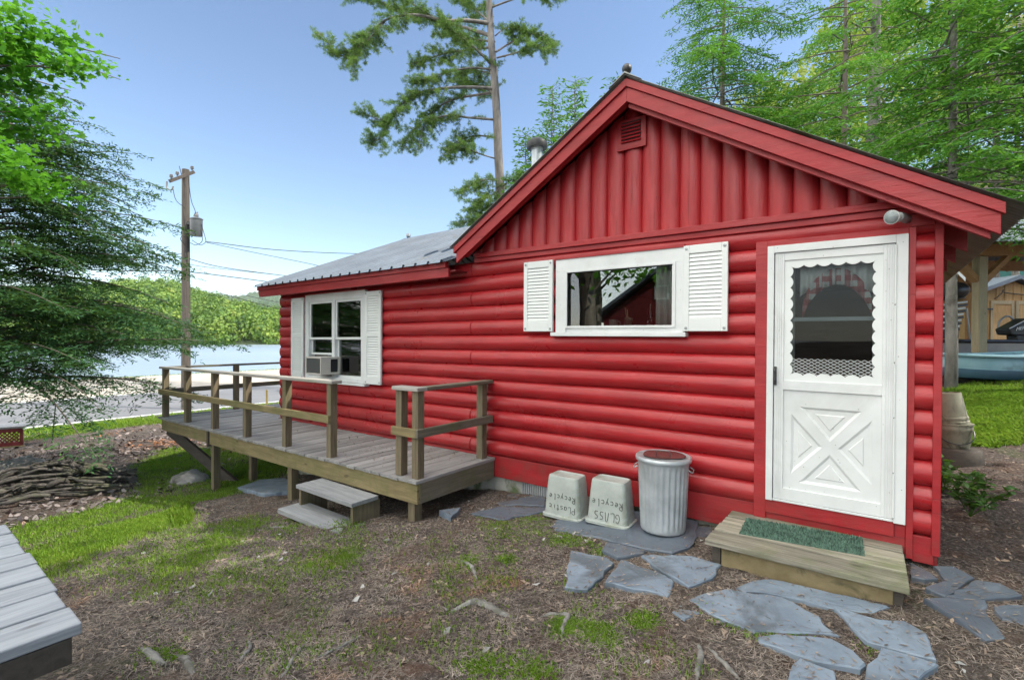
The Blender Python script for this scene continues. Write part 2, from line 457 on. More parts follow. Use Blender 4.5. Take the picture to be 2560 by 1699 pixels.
# ------------------------------------------------------------------ mesh helpers
WL = {}
class MB:
    def __init__(s):
        s.v = []; s.f = []
    def add(s, V, F):
        o = len(s.v)
        s.v += [tuple(float(c) for c in q) for q in V]
        s.f += [[i+o for i in f] for f in F]
        return s
    def box(s, a, b):
        x0, y0, z0 = a; x1, y1, z1 = b
        return s.add([(x0, y0, z0), (x1, y0, z0), (x1, y1, z0), (x0, y1, z0), (x0, y0, z1), (x1, y0, z1), (x1, y1, z1), (x0, y1, z1)],
                     [(0, 3, 2, 1), (4, 5, 6, 7), (0, 1, 5, 4), (1, 2, 6, 5), (2, 3, 7, 6), (3, 0, 4, 7)])
    def bar(s, p, q, w_, h_, up=(0, 0, 1)):
        p = np.array(p, float); q = np.array(q, float)
        d = (q-p)/np.linalg.norm(q-p); u = np.array(up, float)
        a = np.cross(d, u); a /= np.linalg.norm(a); b = np.cross(a, d)
        V = [c+sa*a*w_/2+sb*b*h_/2 for c in (p, q) for sa, sb in ((-1, -1), (1, -1), (1, 1), (-1, 1))]
        return s.add(V, [(0, 3, 2, 1), (4, 5, 6, 7), (0, 1, 5, 4), (1, 2, 6, 5), (2, 3, 7, 6), (3, 0, 4, 7)])
    def tube(s, pts, rad, n=7, cap=True):
        P = np.array(pts, float); k = len(P)
        rad = np.broadcast_to(np.asarray(rad, float), (k,))
        T = np.gradient(P, axis=0); T /= np.linalg.norm(T, axis=1)[:, None]+1e-9
        ref = np.array([0.31, 0.17, .94]) if abs(T[0][2]) < .9 else np.array([1., 0.1, 0])
        V = []
        for i in range(k):
            a = np.cross(T[i], ref); a /= np.linalg.norm(a)+1e-9; b = np.cross(T[i], a)
            for j in range(n):
                t = 2*PI*j/n
                V.append(P[i]+rad[i]*(math.cos(t)*a+math.sin(t)*b))
        F = [(i*n+j, i*n+(j+1) % n, (i+1)*n+(j+1) % n, (i+1)*n+j) for i in range(k-1) for j in range(n)]
        if cap:
            F += [tuple(range(n-1, -1, -1)), tuple(range((k-1)*n, k*n))]
        return s.add(V, F)
    def lathe(s, prof, c=(0, 0, 0), n=28, cap=True):
        V = []; k = len(prof)
        for r_, z in prof:
            for j in range(n):
                t = 2*PI*j/n
                V.append((c[0]+r_*math.cos(t), c[1]+r_*math.sin(t), c[2]+z))
        F = [(i*n+j, i*n+(j+1) % n, (i+1)*n+(j+1) % n, (i+1)*n+j) for i in range(k-1) for j in range(n)]
        if cap:
            F += [tuple(range(n-1, -1, -1)), tuple(range((k-1)*n, k*n))]
        return s.add(V, F)
    def prism(s, poly, ext):
        P = np.array(poly, float); E_ = np.array(ext, float); n = len(P)
        V = list(P)+list(P+E_)
        F = [tuple(range(n-1, -1, -1)), tuple(range(n, 2*n))]+[(i, (i+1) % n, n+(i+1) % n, n+i) for i in range(n)]
        return s.add(V, F)
    def grid(s, A, flip=False):
        A = np.asarray(A, float); a, b = A.shape[:2]
        F = [(i*b+j, i*b+j+1, (i+1)*b+j+1, (i+1)*b+j) for i in range(a-1) for j in range(b-1)]
        if flip:
            F = [f[::-1] for f in F]
        return s.add(A.reshape(-1, 3), F)
    def shear(s, fn):
        s.v = [(x, y, z+fn(x)) for x, y, z in s.v]
        return s
    def build(s, name, mat, parent=None, smooth=False, bevel=0, solid=0, recalc=True):
        me = bpy.data.meshes.new(name)
        o_ = WL.get(parent.name, np.zeros(3)) if parent else np.zeros(3)
        me.from_pydata([tuple(np.array(q)-o_) for q in s.v], [], s.f)
        if recalc:
            import bmesh
            b = bmesh.new(); b.from_mesh(me)
            bmesh.ops.recalc_face_normals(b, faces=b.faces)
            b.to_mesh(me); b.free()
        return link(name, me, mat, parent, smooth, bevel, solid)
def link(name, me, mat, parent=None, smooth=False, bevel=0, solid=0):
    ob = bpy.data.objects.new(name, me)
    COL.objects.link(ob)
    me.materials.append(MATS[mat])
    if smooth:
        me.polygons.foreach_set('use_smooth', [True]*len(me.polygons))
        if smooth != 'all':
            me.set_sharp_from_angle(angle=R(40))
    if parent:
        ob.parent = parent
        WL[ob.name] = WL.get(parent.name, np.zeros(3))
    if solid:
        md = ob.modifiers.new('solid', 'SOLIDIFY'); md.thickness = solid; md.offset = 0
    if bevel:
        md = ob.modifiers.new('bevel', 'BEVEL'); md.width = bevel; md.segments = 2; md.limit_method = 'ANGLE'; md.angle_limit = R(35)
    return ob
def polymesh(name, V, mat, parent=None, smooth=False):
    """V: (n, k, 3) array, one k-sided face each"""
    V = np.asarray(V, np.float32)
    n, k = V.shape[:2]
    if parent:
        V = V - WL.get(parent.name, np.zeros(3)).astype(np.float32)
    me = bpy.data.meshes.new(name)
    me.vertices.add(n*k); me.vertices.foreach_set('co', V.reshape(-1))
    me.loops.add(n*k); me.loops.foreach_set('vertex_index', np.arange(n*k, dtype=np.int32))
    me.polygons.add(n); me.polygons.foreach_set('loop_start', np.arange(n, dtype=np.int32)*k)
    me.update(calc_edges=True)
    return link(name, me, mat, parent, smooth)
def tag(o, label=None, cat=None, group=None, kind=None):
    for k, v in (('label', label), ('category', cat), ('group', group), ('kind', kind)):
        if v:
            o[k] = v
    return o
def thing(name, label, cat, loc, group=None):
    e = bpy.data.objects.new(name, None)
    COL.objects.link(e)
    e.empty_display_size = .2
    e.location = tuple(float(c) for c in loc)
    WL[e.name] = np.array(loc, float)
    return tag(e, label, cat, group)
def copy_tree(o, parent=None):
    c = o.copy(); COL.objects.link(c); c.parent = parent
    for ch in list(o.children):
        copy_tree(ch, c)
    return c
def curve(pts, n):
    P = np.array(pts, float); t = np.linspace(0, len(P)-1, n)
    # Catmull-Rom
    Q = np.vstack([2*P[0]-P[1], P, 2*P[-1]-P[-2]])
    out = []
    for x in t:
        i = min(int(x), len(P)-2); u = x-i
        p0, p1, p2, p3 = Q[i], Q[i+1], Q[i+2], Q[i+3]
        out.append(.5*((2*p1)+(-p0+p2)*u+(2*p0-5*p1+4*p2-p3)*u*u+(-p0+3*p1-3*p2+p3)*u**3))
    return np.array(out)
def unit(a):
    return a/(np.linalg.norm(a, axis=-1, keepdims=True)+1e-9)

# ================================================================== THE SETTING
def make_ground():
    xs = np.unique(np.concatenate([np.array([-900, -600, -300, -150, -100, -80, -65]), np.linspace(-60, -20, 41), np.linspace(-20, -9, 56), np.linspace(-9, 2.6, 146), np.linspace(2.6, 20, 60), np.array([25, 32, 40, 60, 90, 140, 200, 300, 420])]))
    ys = np.unique(np.concatenate([np.array([-500, -300, -150, -80, -50, -35, -25, -18, -13, -10, -8]), np.linspace(-7, 3, 126), np.linspace(3, 16, 60), np.linspace(16, 60, 45), np.array([70, 90, 120, 160, 220, 300, 420, 600, 900])]))
    X, Y = np.meshgrid(xs, ys, indexing='ij')
    Z = tz(X, Y)
    k = sstep(-19, -16, X)
    Z = Z + k*.006*rng.standard_normal(Z.shape)
    b = MB().grid(np.stack([X, Y, Z], -1))
    o = b.build('ground', 'forest_floor', smooth='all')
    tag(o, kind='structure')
make_ground()
b = MB().grid([[(x, y, -1.72) for y in np.linspace(-700, 1500, 12)] for x in np.linspace(-1600, -42, 12)])
tag(b.build('lake', 'lake_water', smooth='all'), kind='structure')
b = MB().box((-29.0, -120, -1.6), (-20.6, 160, -1.285))
tag(b.build('road', 'asphalt'), kind='structure')
b = MB().box((-40.5, -120, -1.7), (-29.0, 160, -1.30))
tag(b.build('road_shoulder', 'shoulder'), kind='structure')
b = MB().box((-20.95, -120, -1.40), (-20.80, 160, -1.280)).box((-28.75, -120, -1.40), (-28.6, 160, -1.280))
tag(b.build('road_markings', 'road_paint'), kind='structure')

def hill(name, sky, d0, d1, zb, shape, n=90, rough=0):
    """sky: skyline given as photo points; the slope runs from distance d0 (foot) to d1 (crest)"""
    px = np.linspace(sky[0][0], sky[-1][0], n)
    py = np.interp(px, [q[0] for q in sky], [q[1] for q in sky])
    T = np.linspace(0, 1.25, 26)
    A = np.zeros((n, len(T), 3))
    for i in range(n):
        d = ray(px[i], py[i]); h = math.hypot(d[0], d[1])
        zt = CAM[2]+d[2]/h*d1
        u = d[:2]/h
        for j, t in enumerate(T):
            dist = d0+(d1-d0)*t
            zz = zb+(zt-zb)*(t**shape if t <= 1 else 1-(t-1)*.8)
            A[i, j] = (CAM[0]+u[0]*dist, CAM[1]+u[1]*dist, zz)
    if rough:
        A[:, 1:, 2] += rough*rng.standard_normal(A[:, 1:, 2].shape)
    return A
SKY1 = [(-500, 800), (-150, 770), (100, 735), (300, 712), (400, 708), (432, 708), (459, 722), (518, 738), (561, 754), (614, 767), (705, 780), (800, 800), (950, 830)]
A1 = hill('near_hill', [(x_, y_+19) for x_, y_ in SKY1], 186, 400, -2.0, .85)
plain('hill_floor', (.02, .035, .01), (.035, .055, .015), .05, rough=.95)
tag(MB().grid(A1).build('near_hill', 'hill_floor', smooth='all'), kind='structure')
SKY2 = [(300, 760), (450, 738), (523, 731), (577, 739), (614, 737), (641, 729), (670, 727), (720, 733), (800, 750), (950, 790)]
A2 = hill('far_hill', SKY2, 1100, 1900, -2.3, .9, n=160, rough=4)
plain('far_hill_cover', (.04, .075, .03), (.075, .12, .045), .02, rough=.95, bs=1, bd=6, bscale=.05)
tag(MB().grid(A2).build('far_hill', 'far_hill_cover', smooth='all'), kind='structure')

def crowns(centres, radii, nq, size, squash=1.25, ruff=.7):
    """leaf clumps spread over rounded crowns"""
    n = len(centres)
    d = unit(rng.standard_normal((n, nq, 3))); d[..., 2] = np.abs(d[..., 2])*1.1-.25
    d = unit(d)
    rr = radii[:, None, None]*(.72+.36*rng.random((n, nq, 1)))
    C = centres[:, None, :]+d*rr*np.array([1, 1, squash])
    nn = unit(d+ruff*rng.standard_normal(d.shape))
    a = unit(np.cross(nn, rng.standard_normal(d.shape))); b_ = np.cross(nn, a)
    s_ = size*(.6+.8*rng.random((n, nq, 1)))
    V = np.stack([C-a*s_, C-b_*s_*.8, C+a*s_, C+b_*s_*.8], 2)
    return V.reshape(-1, 4, 3)
# forest on the far shore: one mass of crowns, a few metres each
def far_forest():
    n, m_ = A1.shape[:2]
    N = 4200
    i = rng.random(N)*(n-1.01); j = (rng.random(N)**.8)*20.2
    i0 = i.astype(int); j0 = j.astype(int); fi = (i-i0)[:, None]; fj = (j-j0)[:, None]
    C = (A1[i0, j0]*(1-fi)+A1[i0+1, j0]*fi)*(1-fj)+(A1[i0, j0+1]*(1-fi)+A1[i0+1, j0+1]*fi)*fj
    r_ = 1.6+2.8*rng.random(N)
    C[:, 2] += .5+5.5*rng.random(N)**2
    keep = (i > n*.40)
    V = crowns(C[keep], r_[keep], 70, .58, 1.45, .4)
    V2 = crowns(C[~keep], r_[~keep]*1.2, 22, 1.5)
    o = polymesh('far_forest', np.concatenate([V, V2]), 'far_leaf')
    tag(o, 'sunlit green forest covering the hillside across the lake', 'forest', kind='stuff')
far_forest()

# ================================================================== THE RED CABIN
cabin = thing('red_cabin', 'red half-log cabin with white trimmed storm door and metal roof', 'cabin', (-3.9, 0, 0))
def shr(x):
    return .0095*min(0.0, x+2.0)
LOGZ = [.19+.18*k for k in range(14)]
HOLES = [(-7.60, -6.18, .93, 2.20), (-2.74, -1.46, 1.65, 2.39), (-.76, .18, .23, 2.36)]
def log_y(z):
    t = ((z-.19)/.18) % 1.0
    return -(.003+.060*math.sin(PI*t)**.56)
def log_wall(x0, x1, holes, ztop, joint=None, zbot=.19):
    zs = set()
    for k in range(14):
        for t in (0.0, .04, .12, .25, .4, .55, .7, .84, .95, .9999):
            z = .19+.18*(k+t)
            if zbot-1e-6 <= z <= ztop:
                zs.add(round(z, 5))
    for h in holes:
        zs.update((h[2], h[3]))
    zs.add(ztop)
    zs = sorted(zs)
    xs = set(np.round(np.arange(x0, x1, .22), 4)); xs.add(x1)
    for h in holes:
        xs.update((h[0], h[1]))
    if joint:
        for jx in joint:
            xs.update((jx-.012, jx-.004, jx+.004, jx+.012))
    xs = sorted(x for x in xs if x0-1e-6 <= x <= x1+1e-6)
    V = []
    for x in xs:
        for z in zs:
            k = int((z-.19)/.18+1e-6)
            y = log_y(z)+.0035*math.sin(x*1.9+k*2.3)+.002*math.sin(x*7+k)
            if joint:
                for q, jx in enumerate(joint):
                    jj = jx
                    if abs(x-jj) < .0045 and (k+q) % 2 == 0:
                        y += .012
            V.append((x, y, z+shr(x)+.0025*math.sin(x*1.3+k*1.7)))
    nz = len(zs); F = []
    for i in range(len(xs)-1):
        for j in range(nz-1):
            cx = (xs[i]+xs[i+1])/2; cz = (zs[j]+zs[j+1])/2
            if any(h[0] < cx < h[1] and h[2] < cz < h[3] for h in holes):
                continue
            F.append((i*nz+j, (i+1)*nz+j, (i+1)*nz+j+1, i*nz+j+1))
    return V, F
b = MB().add(*log_wall(-8.58, .31, HOLES, 2.53, (-4.03, -6.52)))
b.build('log_siding', 'red_log_x', cabin, smooth=True, recalc=False)
# lake-side wall: the same logs running back from the corner
V, F = log_wall(-.02, 6.1, [(.85, 1.95, 1.05, 2.15)], 2.60)
b = MB().add([(-8.58+y-.012, x, z+shr(-8.58)-shr(x)) for x, y, z in V], [f[::-1] for f in F])
b.build('side_log_siding', 'red_log_x', cabin, smooth=True, recalc=False)
b = MB()
for k in range(13):
    z0 = LOGZ[k]+shr(-8.58)
    pts = [(-8.583+log_y(LOGZ[k]+.18*t)*.9, 0, z0+.18*t) for t in np.linspace(0, .999, 9)]
    b.prism([(p[0], -.03, p[2]) for p in pts]+[(-8.575, -.03, z0+.18), (-8.575, -.03, z0)], (0, .08, 0))
b.build('log_ends', 'red_log_x', cabin, smooth=True)
# boards and trim on the front
b = MB()
b.box((-8.60, -.030, -.05), (-.79, .0, .20))
b.shear(shr)
b.box((.205, -.045, 0.0), (.322, .0, .19))
b.build('skirt_board', 'red_trim', cabin, bevel=.004)
b = MB().box((.309, -.070, .075), (.356, .0, 2.50))
b.build('corner_board', 'red_trim', cabin, bevel=.004)
b = MB().box((.175, -.080, 2.4005), (.306, -.058, 2.485))
b.build('corner_block', 'red_trim', cabin, bevel=.003)
b = MB()
b.box((-.835, -.068, -.02), (-.745, -.0, 2.40)).box((.166, -.068, .02), (.207, -.0, 2.40)).box((-.745, -.068, 2.352), (.166, 0, 2.40))
b.box((-.745, -.072, .155), (.10, -.02, .262)).box((.1005, -.055, .155), (.1655, -.0, .262)).box((-.745, -.05, .04), (.166, -.0, .153))
b.build('door_surround', 'red_trim', cabin, bevel=.003)
b = MB()
b.box((-3.93, -.098, 2.545), (.29, -.03, 2.600)).box((-3.97, -.072, 2.492), (.305, -.03, 2.543))
b.build('gable_trim', 'red_trim', cabin, bevel=.004)
# gable: upright half logs
AX, AZ, SL = -1.90, 3.985, .612          # apex of the roof plane and its slope
def gz(x):
    return AZ-SL*abs(x-AX)
b = MB()
pit = .1835
k0 = int((-4.0-(-2.224))/pit)-1
xs = []
for k in range(k0, 15):
    x0 = -2.224+pit*k
    for t in (0, .05, .14, .28, .42, .58, .72, .86, .95, .9999):
        x = x0+pit*t
        if -4.02 < x < .30:
            xs.append((x, -(.012+.044*math.sin(PI*t)**.62)))
V = []
for x, y in xs:
    zt = gz(x)-.10
    for q in np.linspace(0, 1, 7):
        V.append((x, y+.002*math.sin(9*q+x*5), 2.58+(max(zt, 2.585)-2.58)*q))
n_ = len(xs)
b.add(V, [(i*7+j, (i+1)*7+j, (i+1)*7+j+1, i*7+j+1) for i in range(n_-1) for j in range(6)])
b.build('gable_siding', 'red_log_z', cabin, smooth=True, recalc=False)
b = MB()
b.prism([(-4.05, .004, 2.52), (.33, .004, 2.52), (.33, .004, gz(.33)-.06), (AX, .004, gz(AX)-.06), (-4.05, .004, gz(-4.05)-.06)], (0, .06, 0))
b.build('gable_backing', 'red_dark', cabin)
# inside of the walls, floor, partition, back: a hollow house with real openings
def sheet(b, x0, x1, z0, z1, y, th, holes):
    xs = sorted({x0, x1}|{h[0] for h in holes}|{h[1] for h in holes}); zs = sorted({z0, z1}|{h[2] for h in holes}|{h[3] for h in holes})
    for i in range(len(xs)-1):
        for j in range(len(zs)-1):
            cx = (xs[i]+xs[i+1])/2; cz = (zs[j]+zs[j+1])/2
            if not any(h[0] < cx < h[1] and h[2] < cz < h[3] for h in holes):
                b.box((xs[i], y, zs[j]), (xs[i+1], y+th, zs[j+1]))
b = MB()
sheet(b, -8.5, .30, .10, 2.50, .03, .08, HOLES)
sheet(b, -8.5, .30, .10, 2.50, 6.2, .08, [(-7.4, -6.2, 1.0, 2.1), (-3.2, -1.6, 1.1, 2.1)])
b.box((-4.25, .11, .1), (-4.15, 6.2, 2.5))
W2 = MB(); sheet(W2, .0, 6.3, .10, 2.50, 0, .05, [(.85, 1.95, 1.05, 2.15)])
b.add([(-8.56+y, x, z) for x, y, z in W2.v], W2.f)
b.box((.25, .11, .1), (.30, 6.2, 2.5))
b.box((-8.5, .1, .05), (.3, 6.2, .12))
b.box((-8.5, .1, 2.46), (.3, 6.2, 2.495))
b.build('interior_wall', 'interior_wood', cabin)
b = MB().box((.302, .0, -.02), (.345, 6.3, 2.62))
b.build('end_wall', 'red_trim', cabin)
b = MB()
b.box((-8.45, .035, -1.3), (.30, .20, .02)).box((-8.45, .2, -1.3), (-8.3, 6.2, .02))
b.build('foundation', 'concrete', cabin)
b = MB()
for k in range(14):
    b.box((-3.30+k*.03, .018, -.24), (-3.285+k*.03, .034, -.04))
b.build('foundation_vent', 'galvanised', cabin)
# roofs
def ribbed(x_list, zfn, y0, y1, pitch, rh, rw, along='x'):
    pass
b = MB()
EAVE_Y, EAVE_Z, LS = -.385, 2.505, .402      # left roof plane
RIDY, RIDZ = 3.115, 2.505+.402*3.5
rows = []
x = -8.90
while x < -2.2:
    for dx, dz in ((0, 0), (.085, 0), (.095, .032), (.13, .032), (.14, 0)):
        xx = x+dx
        ys = EAVE_Y if xx < -4.16 else max(EAVE_Y, (gz(xx)-.03-EAVE_Z-shr(xx))/LS+EAVE_Y)
        rows.append([(xx, ys+(RIDY-ys)*t, EAVE_Z+LS*(ys+(RIDY-ys)*t-EAVE_Y)+dz+shr(xx)) for t in (0, .5, 1)])
    x += .2286
roof1 = MB().grid(rows)
rows2 = [[(r_[2][0], RIDY+(6.7-RIDY)*t, r_[2][2]-LS*(6.7-RIDY)*t) for t in (0, 1)] for r_ in rows]
roof1.grid(rows2)
left_roof = roof1.build('lake_side_roof', 'roof_metal', cabin, solid=.004)
b = MB().prism([(-8.93, RIDY-.14, RIDZ-.035+shr(-8.9)), (-8.93, RIDY, RIDZ+.035+shr(-8.9)), (-8.93, RIDY+.14, RIDZ-.035+shr(-8.9))], (6.3, 0, .0595))
b.build('ridge_cap', 'roof_metal', left_roof)
b = MB().lathe([(.03, 0), (.055, .03), (.05, .08), (.02, .1)], (-8.8, RIDY, RIDZ-.03), 10)
b.build('ridge_knob', 'grey_metal', left_roof, smooth=True)
b = MB()
b.prism([(-8.86, -.30, 2.50), (-8.86, 3.1, 2.50+.402*3.4), (-8.86, 3.1, 2.36+.402*3.4), (-8.86, -.30, 2.33)], (.04, 0, -.062))
b.build('left_rake_board', 'red_trim', cabin)
def corr(side, x_far, y0, y1):
    rows = []
    ys = np.arange(y0, y1, .0175)
    for i, y in enumerate(ys):
        dz = .009*math.sin(2*PI*y/.07)
        rows.append([(AX+side*t*abs(x_far-AX), y, AZ+.030+dz-SL*t*abs(x_far-AX)) for t in (0, .5, 1)])
    return rows
rr = MB().grid(corr(1, .745, -.345, 6.6))
rr.grid(corr(-1, -4.13, -.345, 3.4))
gable_roof = rr.build('gable_roof', 'roof_rib_metal', cabin, smooth='all', solid=.003)
b = MB().prism([(AX-.16, -.355, AZ-.055), (AX, -.355, AZ+.062), (AX+.16, -.355, AZ-.055), (AX, -.355, AZ+.045)], (0, 6.9, 0))
b.build('ridge_cap', 'roof_rib_metal', gable_roof)
b = MB().lathe([(.02, -.02), (.028, 0), (.020, .012), (.018, .022), (.034, .034), (.043, .055), (.045, .072), (.040, .092), (.026, .108), (.0, .114)], (AX, -.30, AZ+.035), 20)
b.build('ridge_finial', 'black_metal', gable_roof, smooth='all')
# rake boards: broad board, narrow board above it standing a little proud
def rake(b, x_end, y, th, zt, zb):
    s_ = 1 if x_end > AX else -1
    b.prism([(AX, y, AZ+zt), (x_end, y, gz(x_end)+zt), (x_end, y, gz(x_end)+zb), (AX, y, AZ+zb)], (0, th, 0))
b = MB(); rake(b, .607, -.298, .034, -.062, -.195); rake(b, -4.055, -.298, .034, -.062, -.195)
b.build('rake_board', 'red_trim', cabin, bevel=.003)
b = MB(); rake(b, .625, -.320, .056, .012, -.0605); rake(b, -4.085, -.320, .056, .012, -.0605)
b.build('rake_trim', 'red_trim', cabin, bevel=.003)
b = MB()
for k, y in enumerate((-.255, .45, 1.15, 1.85, 2.55, 3.25, 3.95, 4.65, 5.35, 6.05)):
    rake(b, .565 if k == 0 else .53, y, .045, -.03, -.235)
rake(b, -3.95, -.255, .045, -.03, -.19)
b.build('rafter', 'red_trim', cabin)
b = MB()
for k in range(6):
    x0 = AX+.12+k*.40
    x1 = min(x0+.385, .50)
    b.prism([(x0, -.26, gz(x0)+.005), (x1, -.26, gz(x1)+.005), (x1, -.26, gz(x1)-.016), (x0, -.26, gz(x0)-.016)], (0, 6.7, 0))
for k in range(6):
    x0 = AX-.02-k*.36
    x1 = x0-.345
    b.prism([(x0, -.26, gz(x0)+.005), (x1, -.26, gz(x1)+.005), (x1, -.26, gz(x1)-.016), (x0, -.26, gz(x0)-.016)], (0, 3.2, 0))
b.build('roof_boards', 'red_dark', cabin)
# eave board of the left roof
b = MB().box((-8.82, -.300, 2.335), (-4.185, -.265, 2.447)); b.box((-8.87, -.322, 2.449), (-4.215, -.265, 2.521)); b.shear(shr)
b.build('eave_board', 'red_trim', cabin, bevel=.003)
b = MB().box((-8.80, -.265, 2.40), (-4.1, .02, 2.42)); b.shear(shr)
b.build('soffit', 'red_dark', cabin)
# stove pipe
pipe = MB().lathe([(.074, 2.7), (.074, 4.15), (.082, 4.15), (.082, 4.22)], (-3.78, 1.0, 0), 22).build('stove_pipe', 'galvanised', cabin, smooth=True)
MB().lathe([(.085, 4.185), (.136, 4.17), (.148, 4.205), (.14, 4.255), (.09, 4.295), (.0, 4.305)], (-3.78, 1.0, 0), 24).build('pipe_cap', 'black_metal', pipe, smooth=True)
# gable vent
vt = MB().box((-2.10, -.078, 3.43), (-1.80, -.060, 3.725))
vent = vt.build('gable_vent', 'red_trim', cabin, bevel=.004)
b = MB()
for k in range(6):
    z = 3.50+k*.033
    b.prism([(-2.05, -.08, z), (-2.05, -.098, z-.004), (-2.05, -.08, z+.018)], (.20, 0, 0))
b.build('louvre', 'red_trim', vent)
b = MB()
for k in range(6):
    z = 3.50+k*.033
    b.box((-2.05, -.0795, z+.018), (-1.85, -.0785, z+.0315))
b.build('louvre_gap', 'dark_gap', vent)
# floodlight
lamp = MB().tube([(.15, -.06, 2.458), (.15, -.10, 2.46), (.13, -.16, 2.458), (.10, -.22, 2.452)], [.03, .026, .03, .034], 14).build('floodlight', 'grey_metal', cabin, smooth=True)
d = unit(np.array([-.45, -.85, -.13]))
b = MB(); p0 = np.array([.10, -.22, 2.452]); b.tube([p0, p0+d*.025, p0+d*.07, p0+d*.085], [.026, .033, .047, .048], 20)
b.build('lamp_shade', 'white_plastic', lamp, smooth=True)
b = MB(); b.tube([p0+d*.0851, p0+d*.092, p0+d*.095], [.046, .036, .014], 20)
b.build('lamp_lens', 'lamp_glass', lamp, smooth=True)

# ---- windows
def frame(b, x0, x1, z0, z1, wd, y0, y1, wt=None, wb=None):
    wt = wt or wd; wb = wb or wd
    b.box((x0, y0, z0), (x0+wd, y1, z1)); b.box((x1-wd, y0, z0), (x1, y1, z1))
    b.box((x0+wd, y0, z0), (x1-wd, y1, z0+wb)); b.box((x0+wd, y0, z1-wt), (x1-wd, y1, z1))
def shutter(x0, x1, z0, z1, sh, two=False):
    y0, y1 = -.100, -.066
    b = MB(); wd = .052
    b.box((x0, y0, z0), (x0+wd, y1, z1)); b.box((x1-wd, y0, z0), (x1, y1, z1))
    b.box((x0+wd, y0, z0), (x1-wd, y1, z0+.115)); b.box((x0+wd, y0, z1-.075), (x1-wd, y1, z1))
    spans = [(z0+.115, z1-.075)]
    if two:
        zm = z0+(z1-z0)*.53
        b.box((x0+wd, y0, zm-.03), (x1-wd, y1, zm+.03)); spans = [(z0+.115, zm-.03), (zm+.03, z1-.075)]
    b.shear(sh)
    o = b.build('shutter', 'white_plastic', cabin, bevel=.004)
    b = MB()
    for a, c in spans:
        n_ = int(round((c-a)/.036)); st = (c-a)/n_
        for k in range(n_):
            z = a+k*st
            b.prism([(x0+wd, y1-.004, z), (x0+wd, y0+.004, z+.002), (x0+wd, y0+.012, z+st*.9), (x0+wd, y1-.004, z+st)], (x1-x0-2*wd, 0, 0))
    b.shear(sh)
    b.build('louvre', 'white_plastic', o)
    for sx in (x0+.026, x1-.026):
        for sz in (z0+.03, z1-.03):
            b = MB().lathe([(.013, 0), (.013, .004), (.004, .006)], (0, 0, 0), 10)
            b.v = [(sx+p[0], y0-p[2], sz+p[1]) for p in b.v]
            b.shear(sh)
            b.build('screw', 'grey_metal', o)
s0 = lambda x: 0.0
# picture window
b = MB()
b.box((-2.79, -.088, 2.29), (-1.43, .03, 2.42)); b.box((-2.79, -.088, 1.645), (-2.665, .03, 2.29)); b.box((-1.535, -.088, 1.645), (-1.43, .03, 2.29)); b.box((-2.665, -.075, 1.645), (-1.535, .03, 1.705))
win = b.build('window', 'white_paint', cabin, bevel=.003)
b = MB(); frame(b, -2.668, -1.50, 1.69, 2.295, .022, -.0965, -.0885)
b.build('window_frame', 'white_paint', win, bevel=.002)
MB().box((-2.84, -.115, 1.605), (-1.40, -.02, 1.645)).build('window_sill', 'white_paint', win, bevel=.004)
MB().box((-2.80, -.098, 2.4205), (-1.42, -.02, 2.445)).build('drip_cap', 'red_trim', win)
MB().box((-2.664, -.052, 1.706), (-1.536, -.046, 2.289)).build('window_pane', 'window_glass', win)
shutter(-3.205, -2.825, 1.655, 2.428, s0)
shutter(-1.428, -1.048, 1.655, 2.428, s0)
# double window on the deck
b = MB()
b.box((-7.70, -.088, 2.20), (-6.085, .03, 2.315)); b.box((-7.70, -.088, .925), (-7.60, .03, 2.20)); b.box((-6.185, -.088, .925), (-6.085, .03, 2.20)); b.box((-6.93, -.088, .985), (-6.86, .03, 2.20)); b.box((-7.6, -.08, .925), (-6.185, .03, .985))
b.shear(shr)
dwin = b.build('window', 'white_paint', cabin, bevel=.003)
MB().box((-7.74, -.12, .925), (-6.06, -.02, .96)).shear(lambda x: shr(x)-.04).build('window_sill', 'white_paint', dwin, bevel=.004)
MB().box((-7.72, -.10, 2.3155), (-6.07, -.02, 2.335)).shear(shr).build('drip_cap', 'red_trim', dwin)
def sash(x0, x1, z0, z1, y):
    b = MB(); frame(b, x0, x1, z0, z1, .035, y-.014, y+.014); b.shear(shr)
    o = b.build('sash', 'white_plastic', dwin, bevel=.002)
    MB().box((x0+.03, y-.003, z0+.03), (x1-.03, y+.003, z1-.03)).shear(shr).build('window_pane', 'window_glass', o)
for x0, x1, raised in ((-7.60, -6.93, True), (-6.86, -6.185, False)):
    sash(x0, x1, 1.58, 2.20, -.055)
    sash(x0, x1, 1.33 if raised else .985, 1.90 if raised else 1.61, -.018)
shutter(-8.13, -7.75, .925, 2.285, shr, True)
shutter(-6.083, -5.715, .925, 2.285, shr, True)
# lake-side window: frame and panes, seen through the deck window
b = MB()
for y0, y1 in ((.85, .93), (1.36, 1.44), (1.87, 1.95)):
    b.box((-8.66, y0, 1.05), (-8.50, y1, 2.15))
b.box((-8.66, .85, 1.05), (-8.50, 1.95, 1.12)); b.box((-8.66, .85, 2.08), (-8.50, 1.95, 2.15)); b.box((-8.62, .93, 1.58), (-8.55, 1.87, 1.62))
lw = b.build('window', 'white_paint', cabin)

